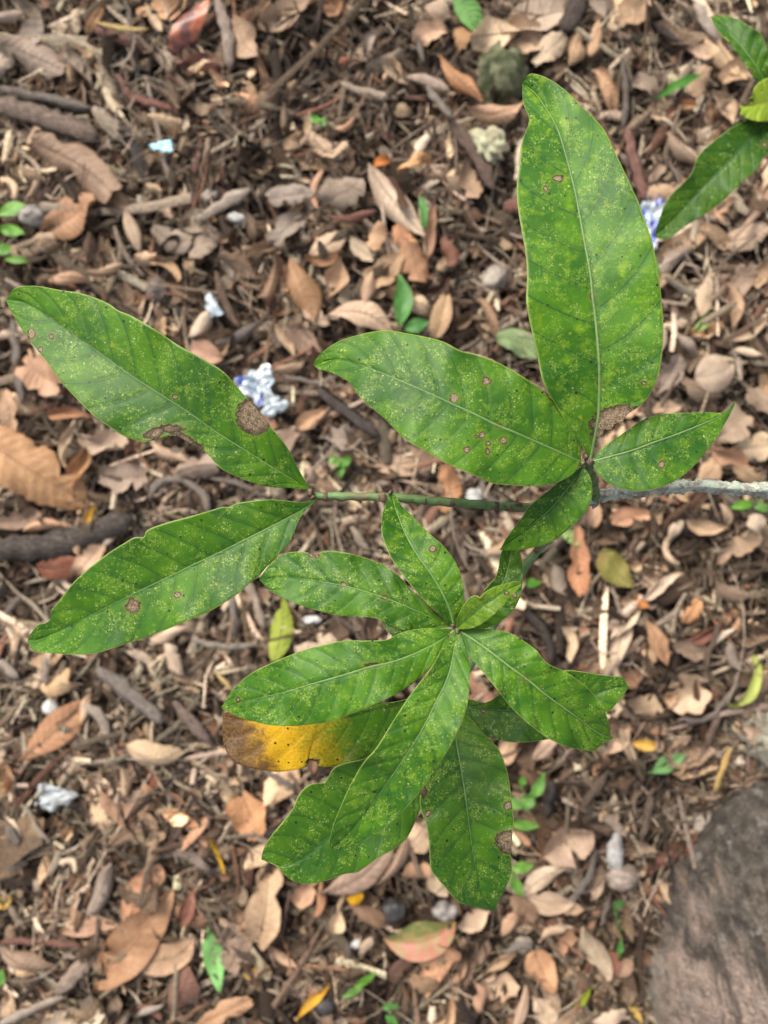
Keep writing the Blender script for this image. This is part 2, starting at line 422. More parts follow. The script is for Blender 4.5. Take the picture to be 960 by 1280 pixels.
# ------------------------------------------------------------------ shredded mulch: far too much to count, one mass
def build_mulch():
    HX, HY = 1.35, 1.55
    fx, fy = .60, .79
    def scatter(nin, nout):
        nout = int(nout * 2.3)
        a = np.stack([rng.uniform(-fx, fx, nin), rng.uniform(-fy, fy, nin)], 1)
        b = np.stack([rng.uniform(-HX, HX, nout), rng.uniform(-HY, HY, nout)], 1)
        b = b[(np.abs(b[:, 0]) > fx) | (np.abs(b[:, 1]) > fy)]
        return np.vstack([a, b])
    pal = np.array([(.085, .058, .043), (.135, .10, .078), (.25, .205, .17), (.40, .335, .275), (.030, .021, .017), (.17, .092, .066), (.08, .06, .05), (.50, .42, .34)])
    base_p = np.array([.20, .16, .17, .12, .15, .06, .10, .04])
    blobs = []      # (x, y, r, brightness shift) where the mulch is paler or darker in the photograph
    for x, y, r, k in ((820, 70, 130, .9), (70, 900, 150, .55), (60, 1040, 110, .4), (850, 330, 110, .4), (430, 130, 130, -.75), (420, 1210, 120, -.7), (760, 960, 120, -.6), (240, 190, 90, -.35),
                       (540, 1190, 110, -.5), (690, 780, 120, -.3), (60, 60, 110, .4), (230, 900, 90, .35), (620, 330, 80, -.35), (480, 470, 90, -.2)):
        g = ground(x, y); blobs.append((g.x, g.y, r * PX, k))
    def tones(xy):
        sh = np.zeros(len(xy))
        for bx, by, r, k in blobs: sh += k * np.exp(-((xy[:, 0] - bx) ** 2 + (xy[:, 1] - by) ** 2) / r ** 2)
        light = np.array([0, .1, .8, 1.2, -1.2, -.2, -.7, 1.4])
        lp = np.log(base_p)[None] + sh[:, None] * light[None]
        g = -np.log(-np.log(rng.uniform(1e-6, 1, lp.shape)))
        c = pal[np.argmax(lp + g, 1)]
        return c * rng.uniform(.65, 1.4, (len(xy), 1)) * rng.uniform(.94, 1.06, (len(xy), 3)) * patch(xy)[:, None] * np.array([1.02, .99, .88])
    pk = [(rng.normal(0, 1, 2) * f, rng.uniform(0, 6.28)) for f in (14, 18, 24, 30, 38, 48, 60, 75)]
    def patch(xy):                     # random dark and pale patches; colour contrast in place of shaded gaps
        v = sum(np.sin(xy @ f + p) for f, p in pk) / 2.0
        return np.clip(1.0 + .36 * v, .40, 1.75)
    AV, AF, AC = [], [], []
    base = 0
    def emit(V, F, col):
        nonlocal base
        n, k, _ = V.shape
        AV.append(V.reshape(-1, 3))
        AF.append((F[None] + (np.arange(n) * k)[:, None, None] + base).reshape(-1, 4))
        AC.append(np.repeat(col, k, 0)); base += n * k
    def height(xy): return .006 * np.sin(xy[:, 0] * 7 + 1) * np.cos(xy[:, 1] * 6) + .004 * np.sin(xy[:, 0] * 19 + xy[:, 1] * 13) - .006
    # long shreds
    for nin, nout, lm, wm, R, cv in ((11000, 5000, .026, .0027, 4, .6), (5600, 2600, .050, .0056, 4, .5), (7000, 1500, .036, .0012, 4, .7), (900, 300, .085, .0012, 8, 1.2), (900, 400, .075, .0088, 4, .3)):
        xy = scatter(nin, nout); n = len(xy)
        L = lm * np.exp(rng.normal(0, .55, n)); W = wm * np.exp(rng.normal(0, .5, n))
        rot = rng.uniform(0, 2 * np.pi, n); curv = rng.normal(0, cv, n); bow = rng.normal(0, .5, n)
        tilt = rng.normal(0, .22, n); z0 = height(xy) + rng.uniform(0, 1, n) ** .8 * .042
        V = np.zeros((n, R * 3, 3))
        for i in range(R):
            t = i / (R - 1) - .5
            ang = rot + curv * t * 1.6
            cx = L * t * np.cos(rot) - L * curv * (t * t) * .6 * np.sin(rot)
            cy = L * t * np.sin(rot) + L * curv * (t * t) * .6 * np.cos(rot)
            cz = z0 + L * t * tilt - bow * L * t * t * .5
            tw = W * (1 - 1.1 * abs(t) * rng.uniform(.1, 1.3, n))
            nx, ny = -np.sin(ang), np.cos(ang)
            roll = rng.normal(0, .35, n)
            V[:, i * 3 + 0] = np.stack([cx + nx * tw * .5, cy + ny * tw * .5, cz + roll * tw * .5], 1)
            V[:, i * 3 + 1] = np.stack([cx + nx * tw * .1, cy + ny * tw * .1, cz + tw * .4], 1)
            V[:, i * 3 + 2] = np.stack([cx - nx * tw * .5, cy - ny * tw * .5, cz - roll * tw * .5], 1)
        V[:, :, 0] += xy[:, None, 0]; V[:, :, 1] += xy[:, None, 1]
        tn = tones(xy)
        if R == 8: z_up = .008; V[:, :, 2] += z_up; tn = tn * .6 + np.array([.36, .30, .245]) * .4
        emit(V, np.array(grid_faces(R, 3)), tn)
    # chunky chips
    xy = scatter(5200, 2500); n = len(xy)
    L = .013 * np.exp(rng.normal(0, .5, n)); W = .0062 * np.exp(rng.normal(0, .4, n)); T = W * rng.uniform(.25, .6, n)
    rot = rng.uniform(0, 2 * np.pi, n); z0 = height(xy) + rng.uniform(0, .034, n)
    V = np.zeros((n, 8, 3))
    for k, (a, b, c) in enumerate(((-1, -1, 0), (1, -1, 0), (1, 1, 0), (-1, 1, 0), (-.8, -.7, 1), (.8, -.7, 1), (.8, .7, 1), (-.8, .7, 1))):
        lx = a * L * .5 * rng.uniform(.6, 1.15, n); ly = b * W * .5 * rng.uniform(.5, 1.2, n); lz = c * T + lx * 0
        V[:, k] = np.stack([lx * np.cos(rot) - ly * np.sin(rot), lx * np.sin(rot) + ly * np.cos(rot), lz], 1)
    tl = rng.normal(0, .3, (n, 2)); V[:, :, 2] += V[:, :, 0] * tl[:, :1] + V[:, :, 1] * tl[:, 1:]
    V[:, :, 0] += xy[:, :1]; V[:, :, 1] += xy[:, 1:]; V[:, :, 2] += z0[:, None]
    emit(V, np.array([(4, 5, 6, 7), (0, 1, 5, 4), (1, 2, 6, 5), (2, 3, 7, 6), (3, 0, 4, 7)]), tones(xy))
    V, F, C = np.vstack(AV), np.vstack(AF), np.vstack(AC)
    me = mesh_np('mulch', V, F, M['mulch'])
    a = me.color_attributes.new('tone', 'FLOAT_COLOR', 'POINT')
    a.data.foreach_set('color', np.hstack([C, np.ones((len(C), 1))]).astype(np.float32).ravel())
    tag(link('mulch', me), 'shredded brown bark and twig mulch covering the soil', 'mulch', kind='stuff')
    # crumbled bits of dry leaf between the shreds
    AV.clear(); AF.clear(); AC.clear(); base = 0
    xy = scatter(5600, 2400); n = len(xy)
    L = .023 * np.exp(rng.normal(0, .5, n)); W = L * rng.uniform(.3, .75, n)
    rot = rng.uniform(0, 2 * np.pi, n); z0 = height(xy) + rng.uniform(.004, .042, n)
    cw = rng.normal(0, 1.3, n); cl = rng.normal(0, 1.1, n)
    V = np.zeros((n, 20, 3)); k = 0
    tl = rng.normal(0, .3, (n, 2))
    for i in range(5):
        t = i / 4 - .5
        for j in range(4):
            s = j / 3 * 2 - 1
            hw = W * .5 * (1 - (abs(t) * 2) ** 2.2 * .75) * rng.uniform(.7, 1.2, n)
            lx = L * t + rng.normal(0, .05, n) * L; ly = s * hw
            lz = cw * W * .35 * (s * s - .4) + cl * L * t * t
            V[:, k] = np.stack([lx * np.cos(rot) - ly * np.sin(rot) + xy[:, 0], lx * np.sin(rot) + ly * np.cos(rot) + xy[:, 1], z0 + lz + lx * tl[:, 0] + ly * tl[:, 1]], 1); k += 1
    pal = np.array([(.38, .27, .19), (.27, .20, .155), (.48, .36, .26), (.17, .12, .09), (.30, .175, .12), (.32, .265, .22), (.09, .06, .045)])
    base_p = np.array([.14, .18, .10, .22, .1, .12, .14])
    def tones2(xy):
        c = pal[rng.choice(len(pal), len(xy), p=base_p)]; return c * rng.uniform(.6, 1.25, (len(xy), 1)) * patch(xy)[:, None] * np.array([1.02, .99, .88])
    emit(V, np.array(grid_faces(5, 4)), tones2(xy))
    V, F, C = np.vstack(AV), np.vstack(AF), np.vstack(AC)
    me = mesh_np('leaf_crumbs', V, F, M['mulch'])
    a = me.color_attributes.new('tone', 'FLOAT_COLOR', 'POINT')
    a.data.foreach_set('color', np.hstack([C, np.ones((len(C), 1))]).astype(np.float32).ravel())
    tag(link('leaf_litter', me), 'crumbled bits of brown dry leaf mixed into the mulch', 'leaf litter', kind='stuff')
build_mulch()

# ------------------------------------------------------------------ the rock
def blob(name, cx, cy, rx, ry, rz, mat, z=0.0, seed=0, n=(40, 26), lump=.12, rot=0.0, fr=2.2):
    r = np.random.default_rng(seed)
    K = [(r.normal(0, fr, 3), r.uniform(0, 6.28), 1 / (1 + i * .35)) for i in range(9)]
    V = []
    for i in range(n[1]):
        ph = math.pi * i / (n[1] - 1)
        for j in range(n[0]):
            th = 2 * math.pi * j / n[0]
            d = np.array([math.sin(ph) * math.cos(th), math.sin(ph) * math.sin(th), math.cos(ph)])
            k = 1 + lump * sum(a * math.sin(d @ f * (1 + .5 * q) + p) for q, (f, p, a) in enumerate(K)) / 2.2
            x, y = d[0] * rx * k, d[1] * ry * k
            V.append((x * math.cos(rot) - y * math.sin(rot), x * math.sin(rot) + y * math.cos(rot), d[2] * rz * k))
    me = mesh_np(name, V, grid_faces(n[1], n[0], True), mat)
    g = ground(cx, cy, z)
    return link(name, me, loc=(g.x, g.y, z))
def mat_rock():
    m = NT('weathered_rock'); c = m.co('Object')
    st = m.vec('MULTIPLY', c, (1.0, .16, .3))
    vr = m.new('ShaderNodeVectorRotate', rotation_type='Z_AXIS'); m.l.new(c, vr.inputs['Vector']); vr.inputs['Angle'].default_value = math.radians(-14)
    st = m.vec('MULTIPLY', m.vec('ADD', vr.outputs[0], m.vec('SCALE', m.new('ShaderNodeTexNoise').outputs['Color'], scale=.05)), (1.0, .17, .25))
    n1 = m.noise(c, 9, 4, .6); n2 = m.noise(c, 60, 4, .65); n3 = m.noise(st, 75, 4, .6, .6); n4 = m.noise(c, 240, 3, .6)
    n5 = m.noise(m.vec('ADD', c, (2, 5, 1)), 14, 3)
    sep = m.new('ShaderNodeSeparateXYZ'); m.l.new(c, sep.inputs[0])
    tan = m.mix(m.ramp(n2, .35, .65), (.38, .285, .23), (.23, .17, .14))
    tan = m.mix(m.ramp(n4, .5, .7, 0, .6), tan, (.50, .39, .31))
    dark = m.mix(m.ramp(n2, .35, .65), (.055, .047, .039), (.14, .118, .096))
    dark = m.mix(m.ramp(n4, .62, .74, 0, .8), dark, (.24, .23, .21))
    # lichen-dark crown (away from the picture's lower edge), streaks between
    f = m.math('ADD', m.math('MULTIPLY', sep.outputs[1], 4.2), m.math('MULTIPLY', m.math('SUBTRACT', n1, .5), 1.6))
    f = m.math('ADD', f, m.math('MULTIPLY', m.math('SUBTRACT', n3, .5), 2.0))
    col = m.mix(m.ramp(f, .0, .75), tan, dark)
    cr = m.noise(m.vec('ADD', c, (4, 4, 4)), 30, 5, .7); col = m.mix(m.ramp(m.math('ABSOLUTE', m.math('SUBTRACT', cr, .5)), .0, .022, .7, 0), col, (.025, .02, .017))
    col = m.mix(m.ramp(m.noise(m.vec('ADD', c, (8, 1, 3)), 34, 4, .65), .60, .68, 0, .65), col, (.30, .28, .24))
    streak = m.ramp(n3, .54, .64, 0, .6)
    col = m.mix(streak, col, (.055, .045, .038))
    col = m.mix(m.ramp(n5, .66, .74, 0, .6), col, (.24, .17, .085))
    edge = m.ramp(m.math('ADD', sep.outputs[0], m.math('MULTIPLY', m.math('SUBTRACT', n2, .5), .05)), -.195, -.225)
    col = m.mix(m.math('MULTIPLY', edge, .7), col, (.22, .21, .175))
    m.base(col); m.rough(.9); m.spec(.2)
    m.bump(m.math('ADD', m.math('ADD', n2, m.math('MULTIPLY', n3, .8)), m.math('MULTIPLY', n4, .5)), 1.0, .011)
    return m.m
def mat_lichen_rock():
    m = NT('lichen_rock'); c = m.co('Object')
    n1 = m.noise(c, 22, 4); n2 = m.noise(c, 110, 4, .65)
    col = m.mix(m.ramp(n2, .35, .65), (.13, .115, .09), (.27, .245, .19))
    col = m.mix(m.ramp(n1, .47, .6), col, (.33, .33, .25))
    col = m.mix(m.ramp(n2, .6, .72, 0, .7), col, (.06, .06, .045))
    m.base(col); m.rough(.95); m.spec(.15); m.bump(m.math('ADD', n1, n2), .9, .006); return m.m
rock = blob('rock', 990, 1205, .215, .275, .215, mat_rock(), z=.0, seed=4, n=(90, 60), lump=.075, fr=2.0)
tag(rock, 'large weathered brown rock with dark lichen streaks on its rounded top', 'rock')
M['lichen_rock'] = mat_lichen_rock()
o = blob('rock', 955, 915, .060, .058, .050, M['lichen_rock'], z=.0, seed=9, n=(40, 26), lump=.15)
tag(o, 'pale greenish lichen covered stone behind the large brown rock', 'rock')
o = blob('rock', 882, 1026, .028, .024, .03, M['stone_p'], z=.012, seed=12, n=(28, 18), lump=.18)
tag(o, 'small pale tan stone leaning against the dark top of the large rock', 'rock')

# ------------------------------------------------------------------ dry leaves
def dry_leaf_mesh(Lm, Wm, shape, mat, r, nT=20, nS=9):
    ts = np.linspace(0, 1, nT); ss = np.linspace(-1, 1, nS)
    p = r.uniform(.75, 1.2); q = r.uniform(.75, 1.05)
    curlW = r.choice([-1, 1]) * r.uniform(.3, 1.1); bend = r.normal(0, .30); curlL = r.normal(0, .55); twist = r.normal(0, .4); crease = r.normal(0, .22)
    edge = .05; cut0, cut1 = 0., 1.
    if shape == 'o': q = r.uniform(.42, .55); edge = .04; curlW *= .7
    if shape == 't': q = r.uniform(.45, .8); edge = .10; cut0 = r.uniform(0, .12); cut1 = r.uniform(.8, 1.0)
    if shape == 'c': curlW = r.choice([-1, 1]) * r.uniform(1.0, 1.9); curlL = r.normal(0, .8); twist = r.normal(0, .7)
    if shape == 's': q = .35; bend = r.choice([-1, 1]) * r.uniform(.5, 1.5); curlW = r.choice([-1, 1]) * r.uniform(.8, 1.8); twist = r.normal(0, 1.0); edge = .09
    if shape == 'l': curlL *= .7
    if shape == 'f': crease = .1; curlW = r.uniform(.15, .4); curlL *= .4; bend *= .6; edge = .02
    wav = [(f_, r.uniform(0, 6.28), r.normal(0, 1) * a_) for f_, a_ in zip(r.uniform(.6, 3.5, 6), [1.3] * 6)] + [(f_, r.uniform(0, 6.28), r.normal(0, .45)) for f_ in r.uniform(4, 11, 5)]
    def nz(t, k): return sum(a * math.sin(2 * math.pi * f * t + ph + k * 2.1) for f, ph, a in wav) / 3.2
    notch = [(r.uniform(.15, .9), r.choice([-1, 1]), r.uniform(.03, .09), r.uniform(.2, .6)) for _ in range(2 if shape == 't' else (1 if r.random() < .25 and shape != 'f' else 0))]
    V, UV = [], []
    cx = cy = cz = 0.0; prev = None
    for t in ts:
        tt = cut0 + (cut1 - cut0) * t
        hw0 = max(.0, math.sin(math.pi * min(1, max(0, tt)) ** p)) ** q
        hw0 = max(hw0, .05)
        psi = bend * (t - .5) * 2; the = curlL * (t - .5) * 2
        step = Lm / (nT - 1)
        if t > 0: cx += step * math.cos(psi) * math.cos(the); cy += step * math.sin(psi); cz += step * math.sin(the)
        tw = twist * (t - .5) * 2
        for s in ss:
            k = 1 if s > 0 else -1
            hw = Wm * .5 * hw0 * (1 + edge * nz(t, k) * (abs(s) ** 2))
            for (tn, kn, wn_, dn) in notch:
                if kn == k: hw *= 1 - dn * math.exp(-((t - tn) / wn_) ** 2)
            a = curlW * s
            if abs(curlW) > .05: yy = math.sin(a) / curlW * hw; zz = (1 - math.cos(a)) / curlW * hw
            else: yy = s * hw; zz = 0
            zz += .10 * Wm * nz(t * .5 + .1 * s, 0) * .5 + .05 * Wm * abs(s) * math.sin(9 * t + k)
            zz += -.035 * Wm * math.exp(-(s / .12) ** 2) + crease * hw * abs(s)
            y2 = yy * math.cos(tw) - zz * math.sin(tw); z2 = yy * math.sin(tw) + zz * math.cos(tw)
            ex = edge * Lm * .25 * nz(s * .4, 3) if (t > .96 or t < .04) and shape == 't' else 0
            V.append((cx - y2 * math.sin(psi) - z2 * math.sin(the) + ex, cy + y2 * math.cos(psi), cz + z2 * math.cos(the)))
            UV.append((t, s))
    V = np.array(V); V -= (V.max(0) + V.min(0)) / 2
    F = np.array(grid_faces(nT, nS))
    me = mesh_np('dry_leaf', V, F, mat)
    uv = me.uv_layers.new(name='flat')
    li = np.empty(len(me.loops), dtype=np.int32); me.loops.foreach_get('vertex_index', li)
    uv.data.foreach_set('uv', np.array(UV, dtype=np.float32)[li].ravel())
    # midrib line (row of centre vertices) for the child
    mid = V.reshape(nT, nS, 3)[:, nS // 2]
    return me, mid
def tube_mesh(name, P, R, mat, k=7, uvscale=60.0, jag=0.0, r=None, flat=1.0):
    P = np.array(P, float); n = len(P); V = []; UV = []
    L = np.concatenate([[0], np.cumsum(np.linalg.norm(np.diff(P, axis=0), axis=1))])
    gr = 1 + jag * 2.2 * r.normal(0, 1, k) if (r is not None and jag) else np.ones(k)
    for i in range(n):
        d = P[min(i + 1, n - 1)] - P[max(i - 1, 0)]; d /= np.linalg.norm(d) + 1e-9
        up = np.array([0, 0, 1.]) if abs(d[2]) < .9 else np.array([0, 1., 0])
        a = np.cross(up, d); a /= np.linalg.norm(a) + 1e-9; b = np.cross(d, a)
        for j in range(k):
            th = 2 * math.pi * j / k
            rr = R[i] * gr[j] * (1 + (jag * r.normal() if r is not None and jag else 0))
            V.append(P[i] + rr * (math.cos(th) * a + flat * math.sin(th) * b))
            UV.append((L[i] * uvscale, j / k * 2))
    V.append(P[0]); V.append(P[-1]); UV += [(0, 0), (L[-1] * uvscale, 0)]
    F = grid_faces(n, k, True)
    c0, c1 = n * k, n * k + 1
    for j in range(0, k):
        F.append((c0, (j + 1) % k, j, j)); F.append((c1, (n - 1) * k + j, (n - 1) * k + (j + 1) % k, (n - 1) * k + (j + 1) % k))
    Q = [f for f in F if len(set(f)) == 4]; T3 = [tuple(dict.fromkeys(f)) for f in F if len(set(f)) == 3]
    me = bpy.data.meshes.new(name); me.from_pydata([tuple(v) for v in V], [], Q + T3); me.materials.append(mat)
    me.polygons.foreach_set('use_smooth', np.ones(len(me.polygons), dtype=bool))
    uv = me.uv_layers.new(name='flat')
    li = np.empty(len(me.loops), dtype=np.int32); me.loops.foreach_get('vertex_index', li)
    uv.data.foreach_set('uv', np.array(UV, dtype=np.float32)[li].ravel())
    return me

MARKS = [(328, 488, 'the crumpled silver wrapper'), (628, 95, 'the dark mossy stone'), (237, 30, 'the shiny red bark strip'), (45, 592, 'the largest orange tan leaf'), (493, 255, 'the pale spindle shaped leaf'),
 (167, 1177, 'the large veined orange leaf'), (527, 1175, 'the red and green leaf'), (768, 713, 'the olive green leaf'), (880, 1100, 'the large weathered rock'), (948, 948, 'the pale lichen stone'), (352, 787, 'the yellow green leaf'),
 (70, 913, 'the long orange brown leaf'), (192, 943, 'the bean smooth beige leaf'), (817, 272, 'the white and blue wrapper'), (848, 106, 'the grass blade lying on tan leaves'), (893, 467, 'the rounded cupped beige leaf'), (333, 1135, 'the wavy edged tan leaf'),
 (708, 1053, 'the broad squared tan leaf'), (204, 183, 'the bright blue scrap'), (60, 150, 'the weathered bark stick'), (85, 272, 'the broad orange tan leaf'), (505, 377, 'the tall leaved seedling'), (505, 577, 'the rounded tan leaf'), (80, 680, 'the dark rotten stick'),
 (160, 870, 'the thick frayed stick'), (448, 1233, 'the green sprig'), (722, 700, 'the long upright orange leaf'), (777, 803, 'the long twisted beige leaf'), (717, 20, 'the dark split stick'), (398, 150, 'the lone tiny sprout'), (622, 1233, 'the square ended beige leaf'),
 (935, 855, 'the narrow curled green leaf'), (67, 996, 'the crumpled grey scrap'), (740, 1183, 'the forked pale leaf'), (648, 428, 'the pale rounded green leaf'), (267, 1198, 'the bright green spindle leaf'), (312, 1020, 'the lobed orange leaf'), (217, 620, 'the arched grey stick'), (940, 622, 'the sprout under the lichen branch')]
def near(x, y):
    d, nm = min((math.hypot(x - a, y - b), c) for a, b, c in MARKS)
    return ('close beside ' if d < 55 else 'near ' if d < 100 else 'some way from ') + nm
TONE = {'T': 'tan', 'P': 'pale beige', 'O': 'orange tan', 'B': 'dull brown', 'G': 'greyish brown', 'D': 'dark brown', 'R': 'reddish brown', 'Y': 'yellow', 'N': 'orange',
        'L': 'olive green', 'E': 'yellow green', 'V': 'pale green', 'F': 'green', 'redgreen': 'red and green'}
FORM = {'l': 'smooth pointed', 'o': 'rounded', 't': 'torn ragged', 'c': 'tightly curled', 's': 'narrow twisted', 'f': 'flat'}
def put_leaf(x, y, Lp, Wp, ang, tone, shape, z=None, label=None, seed=None, cat='dry leaf', name='dry_leaf'):
    r = np.random.default_rng(int(x * 31 + y * 7) if seed is None else seed)
    me, mid = dry_leaf_mesh(Lp * PX, Wp * PX, shape, M[tone], r)
    if z is None: z = .038 + .006 * r.random()
    tx, ty = r.normal(0, .10), r.normal(0, .10)
    low = float(min(v.co.z for v in me.vertices))
    o = link(name, me)
    g = ground(x, y, z)
    o.location = (g.x, g.y, z - low * .35)
    o.rotation_euler = (tx, ty, math.radians(ang))
    if Lp >= 48 and shape != 's':
        ch = link('midrib', tube_mesh('midrib', mid + np.array([0, 0, .0006]), np.linspace(.0011, .0005, len(mid)) * min(1.3, Lp / 80), M[tone], k=5), o)
    if label is None:
        size = 'large' if Lp >= 75 else ('middling' if Lp >= 45 else 'small')
        label = f'{size} {FORM[shape]} {TONE[tone]} dry leaf {near(x, y)}'
        tag(o, label, cat, f'{TONE[tone]} dry leaves in the litter')
    else: tag(o, label, cat)
    return o

